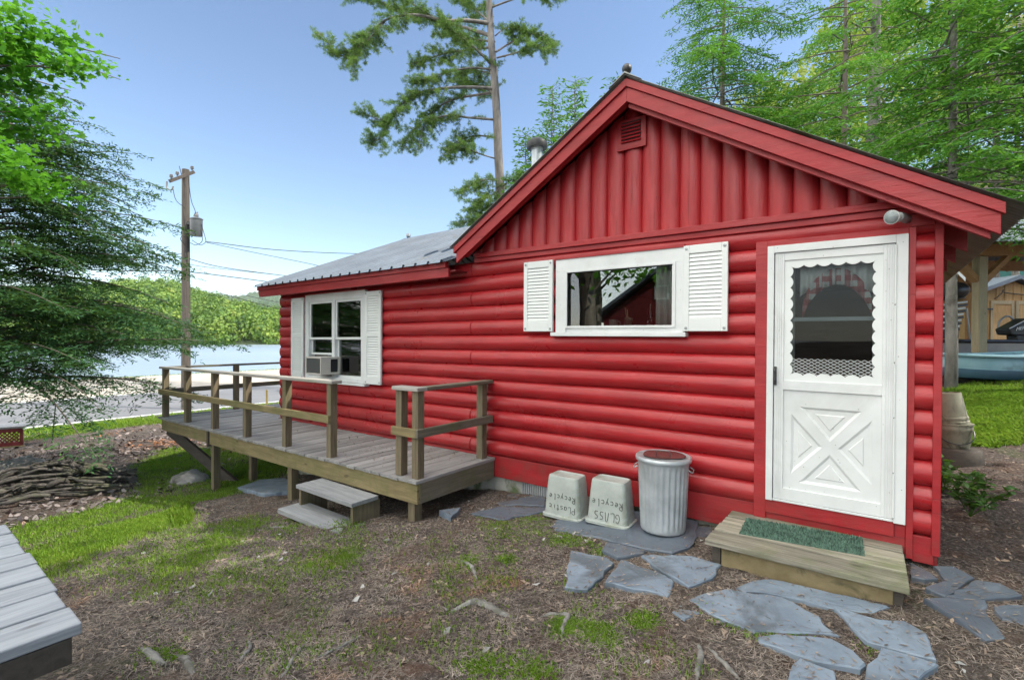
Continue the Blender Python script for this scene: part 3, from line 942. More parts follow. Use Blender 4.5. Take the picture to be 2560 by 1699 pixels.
# ---- storm door
b = MB()
b.box((-.742, -.095, .266), (-.693, -.01, 2.352)); b.box((.094, -.095, .262), (.164, -.01, 2.352)); b.box((-.693, -.095, 2.293), (.094, -.01, 2.352)); b.box((-.693, -.085, .266), (.094, -.01, .283))
door = b.build('door', 'white_paint', cabin, bevel=.003)
b = MB()
YD = -.080
X0, X1, Z0, Z1 = -.688, .089, .286, 2.289
b.box((X0, YD, Z0), (X0+.068, -.035, Z1)); b.box((X1-.068, YD, Z0), (X1, -.035, Z1))
b.box((X0+.068, YD, Z0), (X1-.068, -.035, Z0+.095)); b.box((X0+.068, YD, Z1-.062), (X1-.068, -.035, Z1)); b.box((X0+.068, YD, 1.180), (X1-.068, -.035, 1.255))
for gx in (X0+.02, X0+.034, X0+.048, X1-.02, X1-.034, X1-.048):
    b.box((gx-.003, YD-.004, Z0+.01), (gx+.003, YD, Z1-.01))
b.build('door_leaf', 'white_paint', door, bevel=.003)
# scalloped surround of the screen
sx0, sx1, sz0, sz1 = X0+.068, X1-.068, 1.255, Z1-.062
ix0, ix1, iz0, iz1 = sx0+.042, sx1-.042, sz0+.045, sz1-.045
def scallop(n_, a, c, base, sgn, horiz, o0, o1, ob):
    I = []; O = []
    for k in range(n_*10+1):
        t = k/(n_*10)
        q = base+sgn*.021*abs(math.sin(PI*t*n_))**.8
        p = a+(c-a)*t; po = o0+(o1-o0)*t
        I.append((p, q) if horiz else (q, p)); O.append((po, ob) if horiz else (ob, po))
    return I, O
b = MB()
for args in ((6, ix0, ix1, iz1, -1, True, sx0, sx1, sz1), (6, ix0, ix1, iz0, 1, True, sx0, sx1, sz0),
             (10, iz0, iz1, ix0, 1, False, sz0, sz1, sx0), (10, iz0, iz1, ix1, -1, False, sz0, sz1, sx1)):
    I, O = scallop(*args)
    b.grid([[(p[0], -.066, p[1]) for p in I], [(p[0], -.066, p[1]) for p in O]])
b.build('scalloped_trim', 'white_plastic', door, solid=.008)
MB().box((sx0, -.052, sz0), (sx1, -.049, sz1)).build('screen_pane', 'screen_glass', door)
MB().box((sx0, -.048, 1.735), (sx1, -.036, 1.765)).build('screen_rail', 'grey_metal', door)
b = MB()
nx = 13; st = (ix1-ix0)/nx
for k in range(nx):
    for r_ in range(5):
        xa = ix0+k*st; za = iz0+.005+r_*.026
        b.bar((xa, -.058, za+.013), (xa+st/2, -.058, za+.026), .003, .004, (0, 1, 0)).bar((xa+st/2, -.058, za+.026), (xa+st, -.058, za+.013), .003, .004, (0, 1, 0))
        b.bar((xa, -.058, za+.013), (xa+st/2, -.058, za), .003, .004, (0, 1, 0)).bar((xa+st/2, -.058, za), (xa+st, -.058, za+.013), .003, .004, (0, 1, 0))
b.build('screen_guard', 'white_plastic', door)
# kick panel with its raised cross
kx0, kx1, kz0, kz1 = X0+.068, X1-.068, Z0+.095, 1.180
px0, px1, pz0, pz1 = kx0+.055, kx1-.055, kz0+.06, kz1-.13
cx, cz = (px0+px1)/2, (pz0+pz1)/2
g_ = .052
tris = {'t': [(px0+g_*1.15, pz1), (px1-g_*1.15, pz1), (cx, cz+g_*.95)], 'b': [(px1-g_*1.15, pz0), (px0+g_*1.15, pz0), (cx, cz-g_*.95)],
        'l': [(px0, pz0+g_*1.15), (px0, pz1-g_*1.15), (cx-g_*.95, cz)], 'r': [(px1, pz1-g_*1.15), (px1, pz0+g_*1.15), (cx+g_*.95, cz)]}
b = MB(); Y1, Y2 = -.066, -.054
def face(*pts, y=Y1):
    b.add([(p[0], y, p[1]) for p in pts], [tuple(range(len(pts)))])
t, bo, l, r_ = tris['t'], tris['b'], tris['l'], tris['r']
oc = [(kx0, kz0), (kx1, kz0), (kx1, kz1), (kx0, kz1)]
face(oc[3], oc[2], t[1], t[0]); face(oc[0], oc[1], bo[0], bo[1]); face(oc[0], oc[3], l[1], l[0]); face(oc[1], oc[2], r_[0], r_[1])
face(oc[3], t[0], t[2], l[2], l[1]); face(oc[2], r_[0], r_[2], t[2], t[1]); face(oc[0], l[0], l[2], bo[2], bo[1]); face(oc[1], bo[0], bo[2], r_[2], r_[1])
face(t[2], r_[2], bo[2], l[2])
def inset(T, d):
    P = np.array(T); c_ = P.mean(0); e = [np.linalg.norm(P[1]-P[2]), np.linalg.norm(P[0]-P[2]), np.linalg.norm(P[0]-P[1])]
    s_ = sum(e)/2; ar = math.sqrt(max(1e-9, s_*(s_-e[0])*(s_-e[1])*(s_-e[2]))); rin = ar/s_
    inc = (e[0]*P[0]+e[1]*P[1]+e[2]*P[2])/sum(e)
    return [tuple(inc+(p-inc)*(1-d/rin)) for p in P]
for T in tris.values():
    rings = [(T, Y1), (inset(T, .018), Y2), (inset(T, .050), Y2), (inset(T, .056), Y2-.006), (inset(T, .064), Y2-.006)]
    for (A, ya), (B, yb) in zip(rings, rings[1:]):
        for k in range(3):
            b.add([(A[k][0], ya, A[k][1]), (A[(k+1) % 3][0], ya, A[(k+1) % 3][1]), (B[(k+1) % 3][0], yb, B[(k+1) % 3][1]), (B[k][0], yb, B[k][1])], [(0, 1, 2, 3)])
    face(*rings[-1][0], y=Y2-.006)
b.build('kick_panel', 'white_paint', door)
b = MB().box((-.688, -.098, 1.215), (-.668, -.081, 1.365)); b.tube([(-.678, -.10, 1.35), (-.676, -.125, 1.33), (-.674, -.128, 1.26), (-.675, -.102, 1.235)], .009, 8)
b.build('door_handle', 'black_metal', door, bevel=.002)
b = MB()
for za, zb in ((.30, .62), (.63, 1.02), (1.03, 1.42), (1.43, 1.84), (1.85, 2.28)):
    b.tube([(.0935, -.098, za), (.0935, -.098, zb)], .007, 8)
b.build('hinge', 'white_plastic', door, smooth=True)
b = MB().box((-.69, .04, .27), (-.56, .09, 2.3)).box((-.04, .04, .27), (.09, .09, 2.3)).box((-.56, .04, .27), (-.04, .09, 1.22)).box((-.56, .04, 2.18), (-.04, .09, 2.3))
b.build('inner_door', 'ac_metal', cabin)

# ---- things inside, seen through the panes
def valance(name, label, x0, x1, zt, fn, mat, y, amp=.012, per=.07):
    rows = []
    for x in np.linspace(x0, x1, 60):
        yy = y+amp*math.sin(2*PI*x/per)
        rows.append([(x, yy, zt+(fn((x-x0)/(x1-x0))-zt)*t) for t in (0, .3, .6, 1)])
    o = MB().grid(rows).build(name, mat, smooth='all', solid=.003)
    return tag(o, label, 'curtain')
valance('door_curtain', 'white sheer top curtain gathered behind the storm door screen', -.52, -.03, 2.17, lambda t: 1.98+.09*math.sin(PI*t)**.7-.05, 'curtain_white', .015)
def arch(t):
    return 1.72+.30*max(0, math.sin(PI*min(1, max(0, t))))**.55
rows = []
for t in np.linspace(0, 1, 70):
    x = -.50+.46*t
    z0 = arch(t); yy = .008+.010*math.sin(2*PI*t*9)
    rows.append([(x, yy, z0+.13), (x, yy, z0+.065), (x, yy, z0)])
tag(MB().grid(rows).build('curtain_ruffle', 'gingham', smooth='all', solid=.003), 'red and white checked ruffle arched across the door glass', 'curtain')
valance('window_curtain', 'pale sheer curtain hanging inside the right side of the picture window', -1.74, -1.46, 2.34, lambda t: 1.70, 'curtain_white', .06, .02, .06)
MB_ = MB().box((-2.74, .0, 1.655), (-1.46, .20, 1.684)); MB_.build('inner_sill', 'interior_wood', cabin)
mug = MB().lathe([(.035, 0), (.042, .01), (.042, .095), (.038, .095), (.036, .012)], (-2.19, .07, 1.684), 16).build('mug', 'porcelain', smooth=True)
tag(mug, 'pale mug standing on the sill behind the picture window', 'mug')
MB().tube([(-2.152, .07, 1.76), (-2.118, .07, 1.755), (-2.112, .07, 1.73), (-2.125, .07, 1.705), (-2.152, .07, 1.70)], .006, 6).build('mug_handle', 'porcelain', mug, smooth=True)
jar = MB().lathe([(.042, 0), (.045, .01), (.045, .11), (.04, .11), (.038, .012)], (-2.03, .08, 1.684), 16).build('brush_jar', 'bucket_plastic', smooth=True)
tag(jar, 'tan jar holding brushes on the sill behind the picture window', 'jar')
MB().tube([(-2.04, .08, 1.72), (-2.07, .085, 1.90)], .005, 5).tube([(-2.03, .075, 1.72), (-2.04, .07, 1.88)], .005, 5).build('brush', 'pine_board', jar)
ol = MB().lathe([(.04, 0), (.045, .01), (.03, .03), (.05, .06), (.03, .085), (.018, .09), (.03, .12), (.018, .17), (.014, .24), (.012, .24)], (-1.80, .07, 1.684), 16).build('oil_lamp', 'lamp_glass', smooth=True)
tag(ol, 'small clear glass oil lamp on the picture window sill', 'lamp')
bw = MB().lathe([(.02, 0), (.05, .03), (.055, .04), (.05, .04), (.018, .008)], (-1.92, .09, 1.684), 16).build('bowl', 'porcelain', smooth=True)
tag(bw, 'little bowl on the sill left of the glass oil lamp', 'bowl')

# air conditioner
ac = thing('air_conditioner', 'beige window air conditioner sticking out over the deck', 'air conditioner', (-7.0, -.2, .985))
AX0, AX1, AZ0, AZ1 = -7.225, -6.80, .990, 1.262
b = MB(); frame(b, AX0, AX1, AZ0, AZ1, .022, -.36, -.30); b.box((AX0, -.30, AZ0), (AX1, .02, AZ0+.012)); b.box((AX0, -.30, AZ1-.012), (AX1, .02, AZ1)); b.box((AX0, -.30, AZ0+.012), (AX0+.012, .02, AZ1-.012)); b.box((AX1-.012, -.30, AZ0+.012), (AX1, -.19, AZ1-.012)); b.box((AX1-.012, -.06, AZ0+.012), (AX1, .02, AZ1-.012)); b.box((AX1-.012, -.19, AZ0+.012), (AX1, -.06, AZ0+.035)); b.box((AX1-.012, -.19, AZ1-.035), (AX1, -.06, AZ1-.012))
b.build('casing', 'ac_metal', ac, bevel=.002)
b = MB()
for k in range(48):
    x = AX0+.024+k*.0079
    b.box((x, -.352, AZ0+.023), (x+.0035, -.33, AZ1-.023))
b.box((AX0+.022, -.33, AZ0+.022), (AX1-.022, -.318, AZ1-.022))
b.build('condenser_fins', 'ac_fins', ac)
MB().box((AX1-.05, -.19, AZ0+.03), (AX1-.02, -.06, AZ1-.03)).build('side_grille', 'dark_gap', ac)

# ================================================================== THE DECK
deck = thing('wooden_deck', 'weathered wooden deck with post railings along the cabin front', 'deck', (-7, -.6, 0))
def dsh(x):
    return .0105*(x+4.2)
def DB(b, *a, **k):
    b.shear(dsh)
    return b.build(*a, **k)
DZ = .150
b = MB()
x = -10.62
while x < -3.70:
    wv = .138
    y1 = -.035 if x > -8.75 else 4.2
    y0 = -1.275-.012*rng.random()
    xe = min(x+wv, -3.655)
    dz = .003*rng.standard_normal()
    b.box((x, y0, DZ-.032+dz), (xe, y1, DZ+dz))
    x += wv+.0075
DB(b, 'decking', 'deck_board', deck, bevel=.003)
b = MB(); b.box((-8.44, -1.262, DZ-.235), (-3.66, -1.222, DZ-.036)); DB(b, 'rim_joist', 'deck_x', deck, bevel=.003)
b = MB(); b.box((-10.45, -1.262, DZ-.225), (-8.56, -1.222, DZ-.036)); DB(b, 'rim_joist', 'deck_x', deck, bevel=.003)
b = MB(); b.box((-3.695, -1.221, DZ-.235), (-3.655, -.05, DZ-.034)); DB(b, 'end_joist', 'deck_y', deck, bevel=.003)
b = MB(); b.box((-10.45, -1.221, DZ-.225), (-10.41, 4.15, DZ-.036)); DB(b, 'end_joist', 'deck_y', deck, bevel=.003)
b = MB()
for x in np.arange(-10.0, -3.9, .61):
    b.box((x, -1.22, DZ-.2), (x+.04, -.06 if x > -8.7 else 4.1, DZ-.037))
DB(b, 'floor_joists', 'dark_timber', deck)
def post(x, y, z0, z1, name='rail_post', s_=.089):
    b = MB(); b.box((x-s_/2, y-s_/2, z0), (x+s_/2, y+s_/2, z1)); DB(b, name, 'deck_z', deck, bevel=.004)
for x in (-10.50, -9.50, -8.43, -7.36, -6.26, -5.24, -3.985, -3.735):
    post(x, -1.185, DZ, 1.035)
post(-3.76, -.16, DZ, 1.035)
post(-10.50, .05, DZ, 1.035); post(-10.50, 1.5, DZ, 1.035); post(-10.50, 2.9, DZ, 1.035)
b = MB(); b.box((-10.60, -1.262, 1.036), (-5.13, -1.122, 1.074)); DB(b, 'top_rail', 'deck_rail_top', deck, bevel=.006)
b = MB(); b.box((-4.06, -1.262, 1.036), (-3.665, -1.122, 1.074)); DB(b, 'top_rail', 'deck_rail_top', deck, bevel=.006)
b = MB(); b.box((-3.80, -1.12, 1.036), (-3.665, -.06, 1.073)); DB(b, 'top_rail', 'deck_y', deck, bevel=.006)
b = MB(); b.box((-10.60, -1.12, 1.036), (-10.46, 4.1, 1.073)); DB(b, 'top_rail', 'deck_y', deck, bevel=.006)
b = MB(); b.box((-10.62, -1.268, .572), (-5.19, -1.2305, .660)); DB(b, 'mid_rail', 'deck_x', deck, bevel=.004)
b = MB(); b.box((-4.06, -1.268, .572), (-3.69, -1.2305, .660)); DB(b, 'mid_rail', 'deck_x', deck, bevel=.004)
b = MB(); b.box((-3.689, -1.268, .572), (-3.652, -.08, .660)); DB(b, 'mid_rail', 'deck_y', deck, bevel=.004)
b = MB(); b.box((-10.582, -1.23, .572), (-10.546, 4.1, .660)); DB(b, 'mid_rail', 'deck_y', deck, bevel=.004)
for x, y in ((-3.80, -1.165), (-6.14, -1.165), (-8.45, -1.165), (-8.52, -.55), (-6.1, -.12)):
    g0 = float(tz(x, y))-.12-dsh(x)
    post(x, y, g0, DZ-.036 if y > -1 else DZ-.2, 'support_post', .10)
b = MB(); b.box((-8.52, -1.275, DZ-.27), (-8.47, -1.222, DZ-.04)); DB(b, 'joint_block', 'dark_timber', deck, bevel=.003)
b = MB(); b.bar((-10.42, -1.16, -.14), (-8.62, -.70, -1.02), .055, .19); b.build('diagonal_brace', 'dark_timber', deck, bevel=.004)
# steps up to the deck
stp = thing('deck_steps', 'two grey plank steps in front of the deck opening', 'steps', (-4.8, -1.5, -.3))
b = MB(); b.box((-5.28, -1.615, -.135), (-4.235, -1.285, -.093)); b.build('tread', 'grey_plank_x', stp, bevel=.004)
b = MB(); b.box((-5.33, -1.80, -.375), (-4.14, -1.475, -.325)); b.build('tread', 'grey_plank_x', stp, bevel=.004)
for x in (-5.245, -4.275):
    b = MB(); b.box((x-.02, -1.585, -.47), (x+.02, -1.25, -.136)); b.build('step_side', 'deck_z', stp, bevel=.003)

# ================================================================== BESIDE THE DOOR
ds = thing('door_step', 'low mossy plank step below the white storm door', 'door step', (-.43, -.4, -.1))
b = MB()
yy = -.805
for k, wv in enumerate((.245, .19, .185, .17)):
    b.box((-1.03+.006*k, yy, .055), (.162-.004*k, yy+wv-.024, .096+.004*(k % 2)))
    yy += wv
b.build('step_boards', 'mossy_plank', ds, bevel=.006)
b = MB(); b.box((-.925, -.745, -.16), (.085, -.705, .054)); b.build('riser', 'riser_board', ds, bevel=.004)
for x in (-.965, .105):
    b = MB(); b.box((x-.03, -.73, -.16), (x+.03, -.03, .054)); b.build('step_leg', 'dark_timber', ds, bevel=.003)
def doormat():
    b = MB()
    P = [(-.865, -.18), (-.085, -.085), (-.065, -.44), (-.845, -.555)]
    def q(u, v):
        a = np.array(P[0])*(1-u)+np.array(P[1])*u; c = np.array(P[3])*(1-u)+np.array(P[2])*u
        return a*(1-v)+c*v
    n_ = 66; m_ = 28
    for i in range(n_):
        for j in range(m_):
            u = (i+.5*(j % 2)+.5)/(n_+.5); v = (j+.5)/m_
            c = q(u, v); h = .013+.012*rng.random(); r_ = .0068
            dx, dy = .006*rng.standard_normal(2)
            b.add([(c[0]-r_, c[1]-r_, .098), (c[0]+r_, c[1]-r_, .098), (c[0]+r_, c[1]+r_, .098), (c[0]-r_, c[1]+r_, .098), (c[0]+dx, c[1]+dy, .103+h)],
                  [(0, 1, 4), (1, 2, 4), (2, 3, 4), (3, 0, 4)])
    Pm = [(p[0], p[1], .0985) for p in P]
    b.prism(Pm, (0, 0, .008))
    return b.build('doormat', 'mat_green')
tag(doormat(), 'green bristle doormat lying on the mossy plank step', 'doormat')

# dustbin
cx_, cy_ = -1.50, -.375
gz0 = float(tz(cx_, cy_))+.032
can = thing('trash_can', 'fluted galvanised trash can with a rusty wet lid', 'trash can', (cx_, cy_, gz0))
b = MB(); nA = 120
prof = [(.0, 0.0), (.186, .0), (.190, .012), (.190, .03), (.192, .06), (.194, .10), (.2, .22), (.208, .42), (.212, .53), (.214, .56), (.216, .60), (.222, .61), (.222, .622), (.214, .625)]
V = []; F = []
for i, (r_, z) in enumerate(prof):
    for k in range(nA):
        a = 2*PI*k/nA
        f = max(0, math.sin(a*26/1.0))**.5 if .055 <= z <= .57 else 0
        if z in (.06, .56):
            f *= .25
        rr_ = r_-.015*f
        V.append((cx_+rr_*math.cos(a), cy_+rr_*math.sin(a), gz0+z))
for i in range(len(prof)-1):
    for k in range(nA):
        F.append((i*nA+k, i*nA+(k+1) % nA, (i+1)*nA+(k+1) % nA, (i+1)*nA+k))
b.add(V, F); b.build('can_body', 'galvanised', can, smooth='all')
lid = MB().lathe([(.226, .595), (.234, .60), (.236, .618), (.232, .634), (.224, .638), (.218, .630), (.12, .638), (0.0, .645)], (cx_, cy_, gz0), 48).build('can_lid', 'galvanised', can, smooth='all')
b = MB(); P = [(cx_+.178*math.cos(a)*(1+.07*math.sin(3*a+1)), cy_+.165*math.sin(a)*(1+.1*math.sin(2*a)), gz0+.6405) for a in np.linspace(0, 2*PI, 30, endpoint=False)]
b.prism(P, (0, 0, .005)); b.build('rust_stain', 'wet_rust', lid)
b = MB(); b.tube(curve([(cx_-.06, cy_-.02, gz0+.645), (cx_-.045, cy_-.02, gz0+.672), (cx_+.045, cy_+.0, gz0+.675), (cx_+.06, cy_+.0, gz0+.645)], 10), .006, 6); b.build('lid_handle', 'wet_rust', lid, smooth=True)
for s_ in (-1, 1):
    b = MB(); a0 = R(200 if s_ < 0 else 10)
    c = np.array([cx_+.216*math.cos(a0), cy_+.216*math.sin(a0), gz0+.545]); t_ = np.array([-math.sin(a0), math.cos(a0), 0]); o_ = np.array([math.cos(a0), math.sin(a0), 0])
    b.tube(curve([c-t_*.055, c-t_*.05+o_*.03-np.array([0, 0, .02]), c+t_*.05+o_*.03-np.array([0, 0, .02]), c+t_*.055], 10), .005, 6)
    b.build('can_handle', 'grey_metal', can, smooth=True)

# upturned bins with handwriting, upside down like the bins
GL = {'P': [[(0, 0), (0, 1), (.45, .95), (.5, .65), (.4, .5), (.02, .48)]], 'L': [[(0, 1), (0, 0), (.5, .03)]], 'a': [[(.45, .5), (.15, .55), (0, .25), (.15, 0), (.42, .15), (.45, .55), (.5, 0)]],
      's': [[(.42, .52), (.1, .5), (.1, .32), (.4, .22), (.38, .03), (0, .02)]], 't': [[(.2, .95), (.22, .05), (.42, 0)], [(0, .62), (.45, .64)]], 'i': [[(.1, .55), (.12, 0)], [(.1, .74), (.11, .78)]],
      'c': [[(.42, .5), (.1, .5), (0, .22), (.15, .0), (.45, .05)]], 'R': [[(0, 0), (.02, 1), (.45, .92), (.42, .58), (.05, .5), (.5, 0)]], 'e': [[(.03, .28), (.43, .34), (.3, .58), (.05, .45), (.05, .1), (.4, .03)]],
      'y': [[(0, .55), (.22, .12)], [(.46, .58), (.08, -.4)]], 'l': [[(.1, 1), (.1, .03), (.22, 0)]], 'G': [[(.5, .85), (.2, 1), (0, .5), (.15, .02), (.5, .1), (.5, .45), (.25, .45)]],
      'A': [[(0, 0), (.15, .95), (.4, 1), (.5, .0)]], 'S': [[(.45, .95), (.08, .85), (.1, .58), (.42, .42), (.4, .08), (0, .05)]]}
def bin_(cx, cy, rot, label, lines, sc):
    z0 = float(tz(cx, cy))+.03
    t = thing('recycling_bin', label, 'bin', (cx, cy, z0), 'upturned recycling bins')
    H = .40
    def loop(hx, hy, r_, z, n_=6):
        o = []
        for qx, qy, a0 in ((1, 1, 0), (-1, 1, 90), (-1, -1, 180), (1, -1, 270)):
            for k in range(n_+1):
                a = R(a0+90*k/n_)
                o.append((qx*(hx-r_)+r_*math.cos(a), qy*(hy-r_)+r_*math.sin(a), z))
        return o
    rings = [loop(.213, .148, .055, .0), loop(.213, .148, .055, .022), (loop(.196, .130, .05, .028)), loop(.185, .122, .045, .15), loop(.172, .113, .04, .30), loop(.163, .107, .04, H-.02), loop(.158, .102, .038, H-.005), loop(.148, .092, .034, H), loop(.140, .084, .03, H-.006), loop(.02, .012, .01, H-.008)]
    c_, s_ = math.cos(rot), math.sin(rot)
    tr = lambda p: (cx+p[0]*c_-p[1]*s_, cy+p[0]*s_+p[1]*c_, z0+p[2])
    V = [tr(p) for r_ in rings for p in r_]; n_ = len(rings[0])
    F = [(i*n_+k, i*n_+(k+1) % n_, (i+1)*n_+(k+1) % n_, (i+1)*n_+k) for i in range(len(rings)-1) for k in range(n_)]+[tuple(range((len(rings)-1)*n_, len(rings)*n_))]
    MB().add(V, F).build('bin_body', 'bin_plastic', t, smooth=True)
    b = MB()
    for txt, zl, h_, wd in lines:       # written upside down: each stroke is turned by 180 degrees
        tw = len(txt)*wd
        for k, ch in enumerate(txt):
            for st in GL[ch]:
                P = []
                for (u, v) in (curve(np.array([(p[0], p[1], 0) for p in st]), 4*len(st))[:, :2] if len(st) > 2 else st):
                    xx = tw/2-(k*wd+u*wd*1.25); zz = zl-v*h_
                    yf = -.130+(zz-.028)*(.023/.372)-.0015
                    P.append(tr((xx, yf, zz)))
                b.tube(P, .0026, 5)
    b.build('lettering', 'marker_ink', t)
bin_(-2.45, -.40, R(2), 'grey bin lettered Plastic, farther from the trash can', [('PLastic', .125, .055, .042), ('Recycle', .225, .055, .042)], 1)
bin_(-1.985, -.385, R(3), 'grey bin lettered GLASS, next to the trash can', [('GLASS', .12, .075, .052), ('Recycle', .225, .06, .044)], 1)

# ================================================================== FLAGSTONES
STONES = []
def stone(px_pts, name, label, mat, th=.05, lift=.028, group='flagstones around the cabin door', sub=5, jit=.008, cat='flagstone'):
    P = [ground_at(*q)[:2] for q in px_pts]
    c = np.mean(P, 0)
    zc = float(tz(c[0], c[1], False))+lift
    # terrain plane under the stone
    gx = float(tz(c[0]+.2, c[1], False)-tz(c[0]-.2, c[1], False))/.4; gy = float(tz(c[0], c[1]+.2, False)-tz(c[0], c[1]-.2, False))/.4
    tx, ty = .012*rng.standard_normal(2)
    O = []
    for a, d in zip(P, P[1:]+P[:1]):
        L = np.linalg.norm(d-a); nn = np.array([-(d-a)[1], (d-a)[0]])/max(L, 1e-6)
        k_ = max(1, int(L/.07))
        for k in range(k_):
            t = k/k_
            O.append(a+(d-a)*t+(nn*jit*rng.standard_normal() if k else 0))
    O = np.array(O)
    zf = lambda q: zc+(gx+tx)*(q[0]-c[0])+(gy+ty)*(q[1]-c[1])
    top = [(q[0], q[1], zf(q)-.006-.003*rng.random()) for q in O]
    STONES.append((O, zf, c))
    n_ = len(O)
    inn = [(c[0]+(q[0]-c[0])*.965, c[1]+(q[1]-c[1])*.965, zf(q)+.002*rng.standard_normal()) for q in O]
    mid = [(c[0]+(q[0]-c[0])*.6, c[1]+(q[1]-c[1])*.6, zf(c+(q-c)*.6)+.0015*rng.standard_normal()) for q in O]
    bot = [(q[0]-.004, q[1], zf(q)-th) for q in O]
    V = bot+top+inn+mid+[(c[0], c[1], zc)]
    F = []
    for r_ in range(3):
        F += [(r_*n_+i, r_*n_+(i+1) % n_, (r_+1)*n_+(i+1) % n_, (r_+1)*n_+i) for i in range(n_)]
    F += [(3*n_+i, 3*n_+(i+1) % n_, 4*n_) for i in range(n_)]
    t_ = MB().add(V, F).build(name, mat)
    return tag(t_, label, cat, group)
def c7(*a): return [(1150+x*.3821, 1100+y*.3821) for x, y in a]
def c8(*a): return [(1750+x*.3428, 1200+y*.3428) for x, y in a]
stone(c7((725, 755), (960, 800), (1010, 835), (835, 1005), (685, 985), (705, 850)), 'flagstone', 'pale flagstone with a curved split line, farthest out into the yard', 'slate')
stone(c7((1050, 810), (1345, 910), (1400, 945), (1355, 1035), (1290, 1010), (948, 960)), 'flagstone', 'pale flagstone with a stepped broken right end, beside the split one', 'slate')
stone(c7((1185, 770), (1520, 768), (1640, 810), (1710, 830), (1650, 920), (1500, 975), (1430, 940), (1290, 860)), 'flagstone', 'layered rounded flagstone touching the left end of the plank step', 'slate')
stone(c7((1440, 1075), (1580, 1130), (1470, 1185), (1385, 1130)), 'flagstone', 'smallest flagstone, a lone scrap left of the biggest slab', 'slate', .03, .018)
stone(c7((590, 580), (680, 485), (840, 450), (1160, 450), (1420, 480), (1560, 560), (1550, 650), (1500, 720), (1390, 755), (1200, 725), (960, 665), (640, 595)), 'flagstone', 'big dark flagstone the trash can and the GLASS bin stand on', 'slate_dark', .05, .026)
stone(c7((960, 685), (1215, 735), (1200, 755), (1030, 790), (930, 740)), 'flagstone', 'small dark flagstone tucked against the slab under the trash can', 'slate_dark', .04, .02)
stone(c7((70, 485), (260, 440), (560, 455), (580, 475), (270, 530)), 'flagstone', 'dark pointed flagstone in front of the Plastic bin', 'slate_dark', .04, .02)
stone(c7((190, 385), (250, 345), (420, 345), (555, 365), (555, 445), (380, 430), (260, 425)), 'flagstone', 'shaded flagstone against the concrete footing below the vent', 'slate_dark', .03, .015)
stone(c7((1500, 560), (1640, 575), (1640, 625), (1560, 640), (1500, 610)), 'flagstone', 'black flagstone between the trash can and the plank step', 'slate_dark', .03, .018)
stone([(1721, 1499), (1745, 1488), (1817, 1472.5), (1955.7, 1501.7), (2051.7, 1546), (2098, 1594), (1990, 1587), (1887, 1585.7), (1811.7, 1556.5), (1750, 1520)], 'flagstone', 'biggest flagstone, a long slab in front of the plank step', 'slate')
stone(c8((260, 790), (430, 745), (600, 770), (980, 860), (1380, 940), (1250, 985), (980, 955), (560, 860), (330, 825)), 'flagstone', 'long thin flagstone right under the front of the plank step', 'slate')
stone(c8((975, 955), (1290, 1050), (1490, 1065), (1650, 1160), (1725, 1350), (1560, 1320), (1220, 1215), (1100, 1090)), 'flagstone', 'wide flagstone past the right end of the biggest slab', 'slate')
stone(c8((415, 1150), (560, 1132), (800, 1160), (960, 1180), (1120, 1290), (1210, 1390), (1170, 1425), (1000, 1395), (700, 1310), (430, 1190)), 'flagstone', 'purplish oval flagstone with a twig on its rim', 'slate')
stone(c8((1320, 1275), (1740, 1390), (1640, 1456), (1500, 1520), (1200, 1500), (1215, 1400), (1290, 1350)), 'flagstone', 'flagstone cut by the bottom edge of the picture, right of the oval one', 'slate')
stone(c8((730, 1340), (980, 1440), (1000, 1520), (640, 1500), (670, 1390)), 'flagstone', 'flagstone cut by the bottom edge of the picture, left of the oval one', 'slate')
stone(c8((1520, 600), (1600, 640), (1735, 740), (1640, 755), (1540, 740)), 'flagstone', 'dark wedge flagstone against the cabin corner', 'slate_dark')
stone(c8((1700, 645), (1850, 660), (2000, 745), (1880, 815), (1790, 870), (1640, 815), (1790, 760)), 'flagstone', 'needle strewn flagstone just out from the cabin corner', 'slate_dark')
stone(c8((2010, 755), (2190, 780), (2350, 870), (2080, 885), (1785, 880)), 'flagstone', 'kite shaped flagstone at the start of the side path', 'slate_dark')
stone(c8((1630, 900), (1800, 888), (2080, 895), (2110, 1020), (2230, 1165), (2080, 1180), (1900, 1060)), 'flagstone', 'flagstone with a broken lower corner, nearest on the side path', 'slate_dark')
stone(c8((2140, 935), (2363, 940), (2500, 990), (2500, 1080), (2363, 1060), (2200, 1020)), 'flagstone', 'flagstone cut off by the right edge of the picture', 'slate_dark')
c5 = lambda *a: [(360+x*.2424, 880+y*.2424) for x, y in a]
stone(c5((960, 1420), (1190, 1345), (1440, 1318), (1600, 1400), (1480, 1470), (1250, 1490)), 'stone_slab', 'rough grey stone slab lying under the deck', 'slate', .08, .05, None, cat='stone slab')
stone([(1098, 1290), (1151, 1281), (1127, 1303)], 'stone_block', 'small squared stone beside the deck corner post', 'slate', .07, .05, None, cat='stone')

